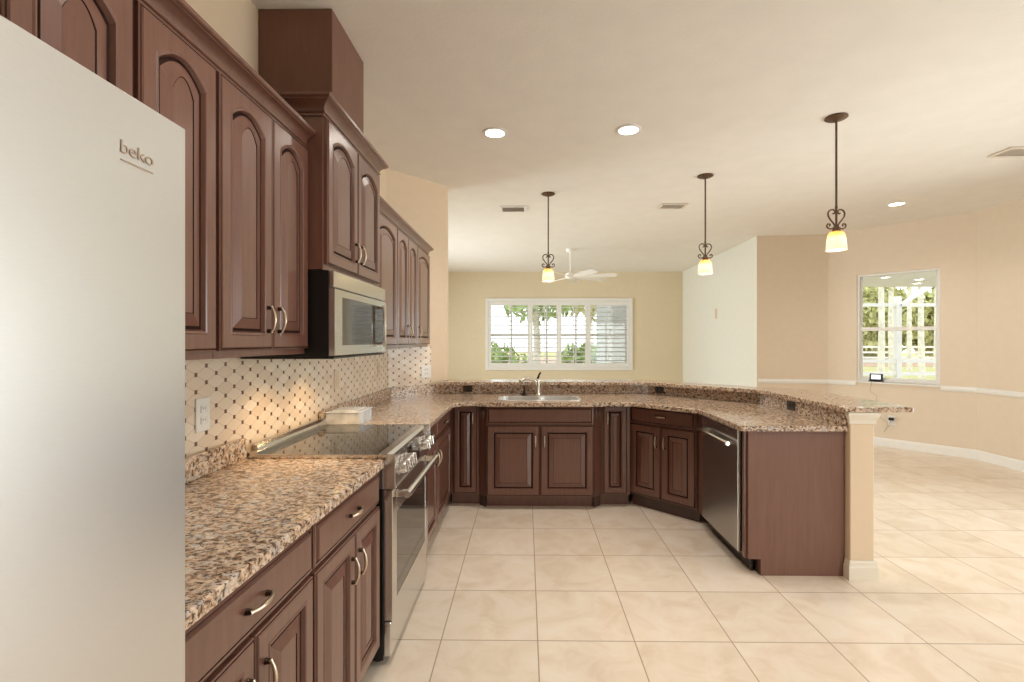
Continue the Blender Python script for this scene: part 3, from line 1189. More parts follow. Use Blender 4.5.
bm = bmesh.new()
B1 = round_poly([(-0.334, -0.149), (-0.007, -0.149), (-0.007, 0.146), (-0.334, 0.146)], {0: .06, 1: .06, 2: .06, 3: .06})
B2 = round_poly([(0.007, -0.149), (0.334, -0.149), (0.334, 0.146), (0.007, 0.146)], {0: .06, 1: .06, 2: .06, 3: .06})
slab(bm, round_poly([(-0.362, -0.176), (0.362, -0.176), (0.362, 0.173), (-0.362, 0.173)], {0: .08, 1: .08, 2: .08, 3: .08}), 0.0335, 0.0375, holes=[B1, B2], bev=0.001)
obj('rim', bm, 'steel_sink', t)
for (x0, x1) in ((-0.335, -0.006), (0.006, 0.335)):
    bw = obj('bowl', bowl(x0, x1, -0.150, 0.147, 0.17), 'steel_sink', t, smooth=True)
    b2 = bmesh.new()
    lathe(b2, [(0.0, -0.172), (0.036, -0.172), (0.04, -0.168), (0.03, -0.170), (0.0, -0.171)], 16, ((x0 + x1) / 2, 0), cap=False)
    obj('drain', b2, 'dark_slot', bw)

t = thing('faucet', 'brushed pull out kitchen faucet with arched spout behind the sink', 'faucet', (0.112, 4.515, CT1))
bm = bmesh.new()
lathe(bm, [(0.0, 0.0), (0.030, 0.0), (0.030, 0.006), (0.024, 0.012), (0.021, 0.03), (0.022, 0.09), (0.026, 0.125), (0.025, 0.148), (0.015, 0.160), (0.0, 0.162)], 20)
obj('body', bm, 'faucet_steel', t, smooth=True)
bm = bmesh.new()
pts, rr = [], []
for i in range(13):
    a = i / 12
    ang = R(15 + 150 * a)
    pts.append((-0.012 - 0.082 * (1 - math.cos(a * math.pi * .82)) , -0.07 * a, 0.105 + 0.058 * math.sin(a * math.pi * 0.80)))
    rr.append(0.0195 - 0.004 * math.sin(a * math.pi) + (0.002 if a > .8 else 0))
tube(bm, pts, rr, 12)
obj('spout', bm, 'faucet_steel', t, smooth=True)
bm = bmesh.new()
tube(bm, [(0.0, 0, 0.160), (0.004, -0.002, 0.174), (0.013, -0.004, 0.200), (0.026, -0.006, 0.218)], [0.013, 0.010, 0.008, 0.009], 10)
obj('lever', bm, 'dark_bronze', t, smooth=True)

t = thing('soap_dispenser', 'small dark soap dispenser standing left of the faucet', 'soap dispenser', (-0.015, 4.535, CT1))
bm = bmesh.new()
lathe(bm, [(0.0, 0.0), (0.030, 0.0), (0.031, 0.006), (0.022, 0.014), (0.012, 0.022), (0.011, 0.040), (0.0, 0.042)], 18)
obj('base', bm, 'dark_bronze', t, smooth=True)
bm = bmesh.new()
tube(bm, [(0, 0, 0.040), (0, -0.004, 0.047), (-0.004, -0.020, 0.050), (-0.010, -0.042, 0.044)], [0.009, 0.009, 0.006, 0.005], 10)
obj('nozzle', bm, 'dark_bronze', t, smooth=True)

# ------------------------------------------------------------------ fridge
t = thing('fridge', 'tall brushed stainless french door fridge at the left edge', 'fridge', (-0.577, -0.098, 0))
t.rotation_euler = (0, 0, r90)
# local x along the front (towards +Y), y into the wall, z up
FW = 0.912
obj('body', bx(0.004, FW - 0.004, 0.064, 0.645, 0.02, 1.765, 0.004), 'steel_dark', t)
for (x0, x1) in ((0.0, FW / 2 - 0.003), (FW / 2 + 0.003, FW)):
    d = obj('door', bx(x0, x1, 0.0, 0.060, 0.735, 1.779, 0.0015), 'steel_fridge', t)
    if x0 > 0:
        cu = bpy.data.curves.new('logo', 'FONT')
        cu.body = 'beko'
        cu.size = 0.0262
        cu.extrude = 0.0003
        cu.space_character = 0.95
        fo = bpy.data.objects.new('logo_tmp', cu)
        COL.objects.link(fo)
        bpy.context.view_layer.update()
        me = bpy.data.meshes.new_from_object(fo.evaluated_get(bpy.context.evaluated_depsgraph_get()))
        bpy.data.objects.remove(fo)
        me.materials.clear()
        me.materials.append(M['logo_bronze'])
        xs_ = [v.co.x for v in me.vertices]
        kx = 0.060 / (max(xs_) - min(xs_))
        for v in me.vertices:
            v.co.x = (v.co.x - min(xs_)) * kx
        lo_ = bpy.data.objects.new('logo', me)
        COL.objects.link(lo_)
        lo_.parent = d
        lo_.location = (0.780, -0.0008, 1.6895)
        lo_.rotation_euler = (R(90), 0, 0)
        lo_['label'] = 'bronze brand lettering'
        ul = obj('logo_underline', bx(0.780, 0.840, -0.0010, -0.0002, 1.6780, 1.6800), 'logo_bronze', d)
for z0, z1 in ((0.40, 0.729), (0.06, 0.394)):
    obj('freezer_drawer', bx(0.0, FW, 0.0, 0.060, z0, z1, 0.006, seg=2), 'steel_fridge', t)
obj('kick_plate', bx(0.01, FW - 0.01, 0.03, 0.063, 0.0, 0.055, 0.002), 'black_plastic', t)
for x in (0.08, FW - 0.16):
    obj('hinge_cover', bx(x, x + 0.08, 0.075, 0.16, 1.766, 1.785, 0.004), 'steel_dark', t)

# ------------------------------------------------------------------ range
t = thing('range', 'stainless slide in electric range with black glass cooktop', 'range', (-0.585, 2.094, 0), r90)
RW = 0.764
obj('body', bx(0.0, RW, 0.035, 0.630, 0.03, 0.905, 0.002), 'black_enamel', t)
for x in (0.04, RW - 0.07):
    for y in (0.07, 0.56):
        bm = bmesh.new()
        lathe(bm, [(0.0, 0.0), (0.016, 0.0), (0.014, 0.029), (0.0, 0.029)], 10, (x + .015, y))
        obj('levelling_foot', bm, 'black_plastic', t)
d = obj('storage_drawer', bx(0.003, RW - 0.003, 0.002, 0.034, 0.045, 0.195, 0.004), 'steel', t)
# oven door: steel surround with glass and a bar handle
bm = bmesh.new()
for x0, x1, z0, z1 in ((0.003, 0.075, 0.203, 0.770), (RW - 0.075, RW - 0.003, 0.203, 0.770), (0.075, RW - 0.075, 0.203, 0.275), (0.075, RW - 0.075, 0.655, 0.770)):
    box(bm, x0, x1, -0.005, 0.034, z0, z1, 0.0015)
d = obj('oven_door', bm, 'steel', t)
obj('window', bx(0.0745, RW - 0.0745, -0.0035, 0.020, 0.2745, 0.6555), 'oven_glass', d)
bm = bmesh.new()
tube(bm, [(0.035, -0.062, 0.742), (0.07, -0.062, 0.742), (RW - 0.07, -0.062, 0.742), (RW - 0.035, -0.062, 0.742)], 0.0155, 14)
for x in (0.060, RW - 0.060):
    box(bm, x - 0.013, x + 0.013, -0.060, -0.0055, 0.728, 0.756, 0.003)
obj('handle', bm, 'chrome', d, smooth=True)
# control panel, face leaning back
bm = bmesh.new()
profile_prism(bm, [(-0.016, 0.778), (0.034, 0.778), (0.060, 0.9055), (0.060, 0.926), (0.022, 0.926), (0.006, 0.915)], 'x', 0.004, RW - 0.004)
box(bm, -0.002, 0.0038, -0.018, 0.058, 0.776, 0.928, 0.001)
box(bm, RW - 0.0038, RW + 0.002, -0.018, 0.058, 0.776, 0.928, 0.001)
cp = obj('control_panel', bm, 'steel', t)
nv = Vector((0, -(0.915 - 0.778), 0.022)).normalized()
yc_, zc_ = -0.005, 0.848


def knob(x):
    bm = bmesh.new()
    lathe(bm, [(0.0, 0.0), (0.033, 0.0), (0.033, 0.004), (0.027, 0.006), (0.027, 0.038), (0.024, 0.044), (0.0, 0.044)], 20)
    box(bm, -0.006, 0.006, -0.025, 0.025, 0.0435, 0.051, 0.002)
    bmesh.ops.transform(bm, matrix=Matrix.Translation((x, yc_ + nv.y * .0015, zc_ + nv.z * .0015)) @ nv.to_track_quat('Z', 'Y').to_matrix().to_4x4(), verts=bm.verts)
    return obj('knob', bm, 'steel', cp, smooth=True, angle=30)


for x in (0.085, 0.165, 0.245, 0.560, 0.665):
    knob(x)
bm = bmesh.new()
profile_prism(bm, [(-0.0145, 0.800), (-0.0122, 0.800), (0.0010, 0.893), (-0.0013, 0.893)], 'x', 0.305, 0.505)
obj('display', bm, 'black_glass', cp)
for x in (0.0, RW - 0.0042):
    obj('side_trim', bx(x, x + 0.0042, 0.0605, 0.585, 0.9055, 0.9262, 0.001), 'steel', t)
ck = obj('cooktop', bx(0.0045, RW - 0.0045, 0.0605, 0.585, 0.9055, 0.9245, 0.001), 'black_glass', t)
for (x, y, r_) in ((0.20, 0.20, 0.105), (0.56, 0.20, 0.085), (0.20, 0.44, 0.085), (0.56, 0.44, 0.105)):
    n = 40
    bm = bmesh.new()
    a = [bm.verts.new((x + r_ * math.cos(2 * math.pi * k / n), y + r_ * math.sin(2 * math.pi * k / n), 0.9247)) for k in range(n)]
    b_ = [bm.verts.new((x + (r_ - .0015) * math.cos(2 * math.pi * k / n), y + (r_ - .0015) * math.sin(2 * math.pi * k / n), 0.9247)) for k in range(n)]
    for k in range(n):
        bm.faces.new((a[k], a[(k + 1) % n], b_[(k + 1) % n], b_[k]))
    obj('burner_ring', bm, 'steel_dark', ck)
bm = bmesh.new()
box(bm, 0.0, RW, 0.585, 0.632, 0.9055, 0.938, 0.003)
profile_prism(bm, [(0.596, 0.9375), (0.632, 0.9375), (0.632, 0.962), (0.614, 0.962), (0.600, 0.950)], 'x', 0.03, RW - 0.001)
obj('rear_trim', bm, 'steel', t)

# ------------------------------------------------------------------ microwave
MZ = 1.352
t = thing('microwave', 'stainless over the range microwave with dark glass door', 'microwave', (-0.850, 2.074, MZ), r90)
MW, MHt = 0.756, 0.374
obj('body', bx(0, MW, 0.0, 0.388, 0.0, MHt, 0.002), 'black_enamel', t)
obj('vent_strip', bx(0.0, MW, -0.026, -0.001, MHt - 0.074, MHt - 0.002, 0.004), 'steel', t)
bm = bmesh.new()
wx_0, wx_1, wz_0, wz_1 = 0.085, 0.700, 0.050, 0.262
for x0, x1, z0, z1 in ((0.0, wx_0, 0.004, MHt - .080), (wx_1, MW, 0.004, MHt - .080), (wx_0, wx_1, 0.004, wz_0), (wx_0, wx_1, wz_1, MHt - .080)):
    box(bm, x0, x1, -0.028, -0.001, z0, z1, 0.0012)
d = obj('door', bm, 'steel', t)
obj('window', bx(wx_0, wx_1, -0.0275, -0.010, wz_0, wz_1), 'oven_glass', d)
bm = bmesh.new()
box(bm, 0.612, 0.640, -0.066, -0.050, 0.034, 0.270, 0.006, seg=2)
for z in (0.045, 0.245):
    box(bm, 0.615, 0.637, -0.051, -0.0285, z, z + 0.016, 0.002)
obj('handle', bm, 'chrome', d, smooth=True)
obj('mesh_screen', bx(wx_0 + .04, wx_1 - 0.13, -0.0095, -0.008, wz_0 + .03, wz_1 - .03), 'steel_dark', d)
obj('base_plate', bx(0.004, MW - .004, -0.020, 0.386, -0.010, -0.0005, 0.002), 'black_enamel', t)
for x in (0.17, 0.58):
    obj('task_lamp', bx(x - .035, x + .035, 0.13, 0.18, -0.0125, -0.0102), 'bulb', t)
for x in (0.17, 0.58):
    d_ = bpy.data.lights.new('hood_light', 'SPOT')
    d_.energy = 9.0
    d_.color = (1.0, 0.66, 0.33)
    d_.spot_size = R(150)
    d_.spot_blend = 0.9
    d_.shadow_soft_size = 0.03
    lo = bpy.data.objects.new('hood_light', d_)
    COL.objects.link(lo)
    lo.location = (-0.850 - 0.17, 2.074 + x, MZ - 0.03)
    lo.rotation_euler = (0, R(-8), 0)

# clear plastic box on the counter past the range
t = thing('plastic_container', 'low clear plastic container on the counter behind the cooktop corner', 'container', (-1.205, 2.90, CT1))
bm = bmesh.new()
for a in ((0, 0.20, 0, 0.004, 0, 0.074), (0, 0.20, 0.236, 0.24, 0, 0.074), (0, 0.004, 0.004, 0.236, 0, 0.074), (0.196, 0.20, 0.004, 0.236, 0, 0.074), (0.004, 0.196, 0.004, 0.236, 0, 0.004)):
    box(bm, *a)
obj('tub', bm, 'clear_plastic', t)
bm = bmesh.new()
box(bm, -0.005, 0.206, -0.006, 0.246, 0.0745, 0.081, 0.002)
box(bm, 0.03, 0.17, 0.03, 0.21, 0.0812, 0.086, 0.002)
obj('lid', bm, 'clear_plastic', t)

# ------------------------------------------------------------------ dishwasher
t = thing('dishwasher', 'stainless dishwasher with bar handle in the right leg of the counter', 'dishwasher', (1.334, 3.622, 0), R(-90))
DW = 0.620
obj('body', bx(0.006, DW - 0.006, 0.004, 0.56, 0.10, 0.866, 0.002), 'black_enamel', t)
d = obj('door', bx(0.004, DW - 0.004, -0.024, 0.0, 0.118, 0.868, 0.004, seg=2), 'steel_dark', t)
obj('control_strip', bx(0.006, DW - 0.006, -0.0255, -0.0242, 0.800, 0.866, 0.0004), 'steel', d)
obj('edge_trim', bx(DW - 0.010, DW - 0.004, -0.0262, -0.0242, 0.122, 0.864, 0.0004), 'chrome', d)
bm = bmesh.new()
tube(bm, [(0.055, -0.066, 0.775), (DW - 0.055, -0.066, 0.775)], 0.0135, 14)
for x in (0.085, DW - 0.085):
    box(bm, x - 0.011, x + 0.011, -0.064, -0.0245, 0.765, 0.785, 0.003)
obj('handle', bm, 'chrome', d, smooth=True)
obj('indicator', bx(DW - 0.19, DW - 0.165, -0.0262, -0.0256, 0.835, 0.841), 'black_plastic', d)
obj('kick_plate', bx(0.004, DW - 0.004, 0.055, 0.070, 0.0, 0.099, 0.002), 'black_enamel', t)

# ------------------------------------------------------------------ outlets and switches


def plate(name, label, cat, loc, rz, w, h, plate_mat, slot_mat='dark_slot', kind='duplex', group=None):
    """wall plate; local x along wall, y into the wall, z up"""
    t_ = thing(name, label, cat, loc, rz, group)
    obj('cover_plate', bx(-w / 2, w / 2, -0.006, -0.0005, -h / 2, h / 2, 0.002), plate_mat, t_)
    if kind == 'duplex':
        for s in (-1, 1):
            bm = bmesh.new()
            if h >= w:
                box(bm, -0.017, 0.017, -0.0085, -0.0062, s * h * .17 - .014, s * h * .17 + .014, 0.003)
            else:
                box(bm, s * w * .17 - .014, s * w * .17 + .014, -0.0085, -0.0062, -0.017, 0.017, 0.003)
            rc = obj('receptacle', bm, plate_mat, t_)
            for q in (-1, 1):
                if h >= w:
                    obj('slot', bx(q * .006 - .0012, q * .006 + .0012, -0.0089, -0.0086, s * h * .17 - .002, s * h * .17 + .008), slot_mat, rc)
                else:
                    obj('slot', bx(s * w * .17 - .002, s * w * .17 + .008, -0.0089, -0.0086, q * .006 - .0012, q * .006 + .0012), slot_mat, rc)
    else:
        obj('rocker', bx(-0.017, 0.017, -0.0085, -0.0062, -0.034, 0.034, 0.002), plate_mat, t_)
    return t_


TX = -1.2418
plate('wall_outlet', 'white outlet on the tile between the fridge and the range', 'outlet', (TX, 1.84, 1.138), r90, 0.080, 0.128, 'white_plastic')
plate('light_switch', 'pale rocker switch on the tile behind the far end of the range', 'switch', (TX, 3.15, 1.165), r90, 0.075, 0.118, 'beige_plastic', kind='rocker')
plate('wall_outlet', 'beige outlet on the tile under the uppers right of the microwave', 'outlet', (TX, 4.06, 1.185), r90, 0.075, 0.118, 'beige_plastic')
pa = Vector(A0) + Vector((math.cos(angA), math.sin(angA))) * 0.42 + nA * 0.0095
plate('wall_outlet', 'white outlet on the angled tile wall near the bar', 'outlet', (pa.x, pa.y, 1.125), angA, 0.115, 0.118, 'white_plastic')
plate('bar_outlet', 'dark brown outlet in the granite left of the faucet', 'outlet', (-0.566, 4.6985, 0.9555), 0, 0.088, 0.060, 'brown_plastic', 'black_plastic', group='dark outlets in the bar backsplash')
qd = Vector((1, -1)).normalized()
pb = Vector((1.189, 4.720)) + qd * 0.135 - Vector((1, 1)).normalized() * 0.0206
plate('bar_outlet', 'dark brown outlet in the granite at the bend above the angled cabinet', 'outlet', (pb.x, pb.y, 0.9555), R(-45), 0.088, 0.060, 'brown_plastic', 'black_plastic', group='dark outlets in the bar backsplash')
plate('bar_outlet', 'dark brown outlet in the granite above the dishwasher side', 'outlet', (1.9058, 3.50, 0.9555), R(-90), 0.105, 0.062, 'brown_plastic', 'black_plastic', group='dark outlets in the bar backsplash')
po = on_nook(1.5765 - 0.81)
nN = Vector((dN.y * -1, dN.x))     # into the room (left of travel)
s_out = 0.835
po = Vector(on_nook(s_out)) + nN * 0.0012
plate('wall_outlet', 'white outlet low on the wall below the nook window', 'outlet', (po.x, po.y, 0.36), nook_ang + math.pi, 0.085, 0.125, 'white_plastic')
plate('wall_control', 'small beige control plate on the pale living room wall', 'switch', (3.452, 8.83, 1.915), R(-90) - 0.026, 0.10, 0.185, 'beige_plastic', kind='rocker')

# ------------------------------------------------------------------ small display on the nook sill with its cord
s_dev = 1.01
pd = Vector(on_nook(s_dev)) + nN * 0.004
t = thing('digital_display', 'small black tabletop display with lit screen on the nook window sill', 'display', (pd.x, pd.y, 0.8655), nook_ang + math.pi)
bm = bmesh.new()
box(bm, -0.075, 0.075, -0.012, 0.008, 0.014, 0.108, 0.004)
bmesh.ops.rotate(bm, cent=(0, 0, 0.014), matrix=Matrix.Rotation(R(-10), 3, 'X'), verts=bm.verts)
obj('case', bm, 'black_plastic', t)
bm = bmesh.new()
box(bm, -0.054, 0.054, -0.0135, -0.0122, 0.032, 0.094)
bmesh.ops.rotate(bm, cent=(0, 0, 0.014), matrix=Matrix.Rotation(R(-10), 3, 'X'), verts=bm.verts)
obj('screen', bm, 'screen_lit', t)
bm = bmesh.new()
box(bm, -0.085, 0.085, -0.020, 0.022, 0.0, 0.013, 0.003)
obj('stand', bm, 'black_plastic', t)
bm = bmesh.new()
pts = []
Pd = Vector(on_nook(1.05)) + nN * 0.038
Po = Vector((po.x, po.y)) + nN * 0.035
ctl = [(Pd.x, Pd.y, 0.868), (Pd.x + nN.x * .02, Pd.y + nN.y * .02, 0.82)]
for i in range(10):
    s = 1.06 - 0.02 * i + 0.035 * math.sin(i * 2.1)
    q = Vector(on_nook(s)) + nN * 0.04
    ctl.append((q.x, q.y, 0.79 - 0.058 * i))
q = Vector(on_nook(0.91)) + nN * 0.05
ctl.append((q.x, q.y, 0.20))
q = Vector(on_nook(0.86)) + nN * 0.05
ctl.append((q.x, q.y, 0.28))
ctl.append((Po.x, Po.y, 0.372))
tube(bm, ctl, 0.0022, 6)
bmesh.ops.transform(bm, matrix=(Matrix.Translation((pd.x, pd.y, 0.8655)) @ Matrix.Rotation(nook_ang + math.pi, 4, 'Z')).inverted(), verts=bm.verts)
obj('power_cord', bm, 'cord_grey', t)
t2 = thing('power_adapter', 'small black plug adapter in the outlet below the nook window', 'plug', (po.x, po.y, 0.381), nook_ang + math.pi)
obj('adapter_block', bx(-0.028, 0.028, -0.045, -0.0092, -0.018, 0.018, 0.004), 'black_plastic', t2)

# ------------------------------------------------------------------ ceiling fixtures


def downlight(label, x, y, power=18):
    t_ = thing('recessed_light', label, 'ceiling light', (x, y, H), 0, 'recessed ceiling lights')
    bm = bmesh.new()
    lathe(bm, [(0.072, -0.001), (0.092, -0.001), (0.092, -0.006), (0.076, -0.009), (0.072, -0.009)], 32, cap=False)
    obj('trim_ring', bm, 'white_trim', t_, smooth=True)
    bm = bmesh.new()
    lathe(bm, [(0.0, -0.002), (0.0715, -0.002), (0.0715, -0.006), (0.0, -0.008)], 32, cap=False)
    obj('lens', bm, 'lamp_lens', t_)
    d = bpy.data.lights.new('downlight', 'SPOT')
    d.energy = power
    d.color = (1.0, 0.935, 0.85)
    d.spot_size = R(150)
    d.spot_blend = 1.0
    d.shadow_soft_size = 0.07
    l = bpy.data.objects.new('downlight', d)
    COL.objects.link(l)
    l.location = (x, y, H - 0.03)
    return t_


PW = 58
downlight('left one of the two round recessed lights over the kitchen floor', -0.23, 3.596, PW)
downlight('right one of the two round recessed lights over the kitchen floor', 0.752, 3.557, PW)
downlight('recessed ceiling light over the breakfast nook by the right wall', 4.183, 5.512, PW)
downlight('added unseen recessed light over the floor beside the nearest base cabinets', -0.23, 1.25, PW)  # this and the next two are out of view, added for fill
downlight('added unseen recessed light over the near middle of the kitchen floor', 0.9, 1.0, PW)
downlight('added unseen recessed light over the open floor right of the peninsula', 3.3, 1.0, PW)


def scroll(bm, s):
    """one side of the wrought scroll ornament, drawn in the x-z plane: a heart half with curled ends"""
    pts = []
    # upper curl, inward spiral
    for i in range(9):
        a = R(-60 + i * 38)
        r = 0.006 + 0.0013 * i
        pts.append((0.020 + r * math.cos(a) , 0.118 + r * math.sin(a)))
    pts = pts[:8]
    main = [(0.030, 0.137), (0.042, 0.130), (0.050, 0.112), (0.047, 0.090), (0.034, 0.066), (0.018, 0.044), (0.010, 0.028), (0.012, 0.016), (0.024, 0.006), (0.040, 0.004), (0.053, 0.012), (0.057, 0.026), (0.051, 0.038), (0.041, 0.038), (0.036, 0.030), (0.041, 0.023)]
    up = [(0.012, 0.112), (0.018, 0.104), (0.025, 0.109), (0.022, 0.119), (0.012, 0.124), (0.004, 0.132), (0.010, 0.143), (0.022, 0.143)]
    up = [(0.022, 0.112), (0.015, 0.108), (0.009, 0.114), (0.009, 0.126), (0.018, 0.138)]
    tube(bm, [(s * x * 1.16, 0, z) for x, z in up + main], 0.0056, 8)


def pendant(label, x, y):
    t_ = thing('pendant_lamp', label, 'pendant lamp', (x, y, H), 0, 'pendant lamps over the bar')
    bm = bmesh.new()
    lathe(bm, [(0.0, -0.001), (0.070, -0.001), (0.072, -0.008), (0.060, -0.016), (0.030, -0.022), (0.014, -0.030), (0.0, -0.032)], 28, cap=False)
    obj('canopy', bm, 'pendant_bronze', t_, smooth=True)
    zs = -0.79       # top of shade
    bm = bmesh.new()
    tube(bm, [(0, 0, -0.030), (0, 0, zs + 0.02)], 0.0072, 10)
    lathe(bm, [(0.0, zs + 0.155), (0.009, zs + 0.155), (0.009, zs + 0.170), (0.0, zs + 0.170)], 12)
    obj('rod', bm, 'pendant_bronze', t_, smooth=True)
    bm = bmesh.new()
    for s in (-1, 1):
        scroll(bm, s)
    o_ = obj('scroll_ornament', bm, 'pendant_bronze', t_, smooth=True, loc=(0, 0, zs + 0.012))
    bm = bmesh.new()
    lathe(bm, [(0.0, zs + 0.020), (0.020, zs + 0.020), (0.026, zs + 0.006), (0.026, zs - 0.001), (0.0, zs - 0.001)], 18)
    obj('shade_holder', bm, 'pendant_bronze', t_, smooth=True)
    bm = bmesh.new()
    lathe(bm, [(0.020, zs - 0.0015), (0.040, zs - 0.006), (0.052, zs - 0.025), (0.058, zs - 0.060), (0.062, zs - 0.105), (0.064, zs - 0.132), (0.060, zs - 0.132), (0.054, zs - 0.060), (0.048, zs - 0.027), (0.036, zs - 0.010), (0.020, zs - 0.005)], 28, cap=False)
    sh = obj('lamp_shade', bm, 'shade_glass', t_, smooth=True)
    bm = bmesh.new()
    lathe(bm, [(0.0, zs - 0.030), (0.012, zs - 0.034), (0.024, zs - 0.060), (0.026, zs - 0.080), (0.018, zs - 0.100), (0.0, zs - 0.108)], 14, cap=False)
    obj('light_bulb', bm, 'bulb', t_, smooth=True)
    d = bpy.data.lights.new('bulb_light', 'POINT')
    d.energy = 17.0
    d.color = (1.0, 0.80, 0.52)
    d.shadow_soft_size = 0.027
    l = bpy.data.objects.new('bulb_light', d)
    COL.objects.link(l)
    l.location = (x, y, H + zs - 0.085)
    return t_


pendant('smallest looking pendant lamp, above the bar behind the sink', 0.235, 5.09)
pendant('middle pendant lamp above the bend of the bar', 1.680, 4.554)
pendant('largest looking pendant lamp, above the right end of the bar', 2.148, 3.376)


def vent(label, x, y, w, d, open_=False, rz=0):
    t_ = thing('ceiling_vent', label, 'air vent', (x, y, H), rz, 'ceiling air vents')
    bm = bmesh.new()
    f = 0.028
    for a in ((-w / 2, -w / 2 + f, -d / 2, d / 2), (w / 2 - f, w / 2, -d / 2, d / 2), (-w / 2 + f, w / 2 - f, -d / 2, -d / 2 + f), (-w / 2 + f, w / 2 - f, d / 2 - f, d / 2)):
        box(bm, a[0], a[1], a[2], a[3], -0.014, -0.001, 0.004)
    obj('frame', bm, 'white_trim' if open_ else 'vent_white', t_)
    bm = bmesh.new()
    n = 9
    for i in range(n):
        yy = -d / 2 + f + (d - 2 * f) * (i + .5) / n
        th = R(35)
        h_ = (d - 2 * f) / n * 0.55
        profile_prism(bm, [(yy - h_ * math.cos(th), -0.011 - h_ * 0.25), (yy + h_ * math.cos(th), -0.011 + h_ * .25), (yy + h_ * math.cos(th), -0.009 + h_ * .25), (yy - h_ * math.cos(th), -0.009 - h_ * .25)], 'x', -w / 2 + f, w / 2 - f)
    obj('slats', bm, 'vent_white', t_)
    obj('duct_backing', bx(-w / 2 + f, w / 2 - f, -d / 2 + f, d / 2 - f, -0.003, -0.001), 'dark_slot' if open_ else 'vent_white', t_)
    return t_


vent('ceiling vent left of the smallest pendant lamp', -0.148, 5.668, 0.31, 0.25, True)
vent('ceiling vent between the two smaller pendant lamps', 1.68, 5.566, 0.30, 0.21)
vent('ceiling vent at the right edge above the nook', 4.03, 4.01, 0.32, 0.21)

# ceiling fan in the living room
FX, FY = 0.751, 8.165
t = thing('ceiling_fan', 'white ceiling fan with long slim blades in the living room', 'ceiling fan', (FX, FY, H))
bm = bmesh.new()
lathe(bm, [(0.0, -0.001), (0.070, -0.001), (0.072, -0.035), (0.050, -0.060), (0.0, -0.064)], 24, cap=False)
obj('canopy', bm, 'fan_white', t, smooth=True)
bm = bmesh.new()
tube(bm, [(0, 0, -0.06), (0, 0, -0.40)], 0.013, 12)
obj('downrod', bm, 'fan_white', t, smooth=True)
bm = bmesh.new()
lathe(bm, [(0.0, -0.385), (0.035, -0.385), (0.075, -0.410), (0.090, -0.435), (0.090, -0.475), (0.060, -0.500), (0.0, -0.505)], 28, cap=False)
obj('motor_housing', bm, 'fan_white', t, smooth=True)
for a in (-118, -66, -18, 35, 76, 113):
    bm = bmesh.new()
    pts = [(0.075, -0.035), (0.30, -0.060), (0.70, -0.068), (0.76, -0.062), (0.775, -0.035), (0.775, 0.035), (0.76, 0.058), (0.70, 0.064), (0.30, 0.054), (0.075, 0.035)]
    prism(bm, pts, -0.004, 0.004)
    bmesh.ops.rotate(bm, cent=(0, 0, 0), matrix=Matrix.Rotation(R(-17), 3, 'X'), verts=bm.verts)
    bmesh.ops.rotate(bm, cent=(0, 0, 0), matrix=Matrix.Rotation(R(a), 3, 'Z'), verts=bm.verts)
    obj('blade', bm, 'fan_white', t, loc=(0, 0, -0.468))

# ------------------------------------------------------------------ outdoors
struct('ground_lawn', bx(-40, 60, 11.3, 70, -0.35, -0.15), 'lawn')
struct('ground_patio', bx(5.75, 40, -8, 11.28, -0.35, -0.15), 'stucco_white')
struct('path_mulch', bx(-40, 60, 30, 44, -0.1495, -0.12), 'mulch')
struct('path_mulch', bx(-6, 5, 16.5, 22, -0.1495, -0.12), 'mulch')
struct('wall_outside', bx(2.25, 3.6, 12.6, 15.5, -0.15, 3.0), 'stucco_grey')
struct('roof_soffit', bx(4.7, 13, 7.2, 10.85, 2.62, 2.78), 'stucco_soffit')

for x, y, lb in ((6.73, 9.15, 'nearest small round light in the patio soffit outside nook window'), (7.61, 9.46, 'middle small round light in the patio soffit outside nook window'), (8.08, 10.1, 'farthest small round light in the patio soffit outside nook window')):
    t = thing('soffit_light', lb, 'outdoor light', (x, y, 2.62), 0, 'patio soffit lights')
    bm = bmesh.new()
    lathe(bm, [(0.07, -0.001), (0.10, -0.001), (0.10, -0.012), (0.07, -0.014)], 20, cap=False)
    obj('trim_ring', bm, 'white_trim', t)
    bm = bmesh.new()
    lathe(bm, [(0.0, -0.003), (0.0695, -0.003), (0.0695, -0.010), (0.0, -0.012)], 20, cap=False)
    obj('lens', bm, 'lamp_lens', t)

# screen enclosure outside the nook window
t = thing('pool_cage', 'white screen enclosure frame outside the nook window', 'screen enclosure', (8.75, 11.5, -0.15))
for dx in (-2.6, 0.0, 2.6):
    obj('post', bx(dx - .06, dx + .06, -.05, .05, 0, 2.62), 'white_trim', t)
for z in (0.80, 1.10, 2.42):
    obj('rail', bx(-2.6, 2.6, -.03, .03, z - .04, z + .04), 'white_trim', t)
bm = bmesh.new()
profile_prism(bm, [(0.0, 2.40), (0.10, 2.40), (1.2, 3.10), (1.1, 3.16)], 'y', -.05, .05)
obj('brace', bm, 'white_trim', t)
t = thing('garden_fence', 'low white fence far across the lawn', 'fence', (20, 32, -0.12))
for i in range(17):
    obj('fence_post', bx(-16 + i * 2 - .06, -16 + i * 2 + .06, -.06, .06, 0, 1.25), 'white_trim', t)
for z in (0.45, 0.8, 1.15):
    obj('fence_rail', bx(-16, 16, -.03, .03, z - .06, z + .06), 'white_trim', t)


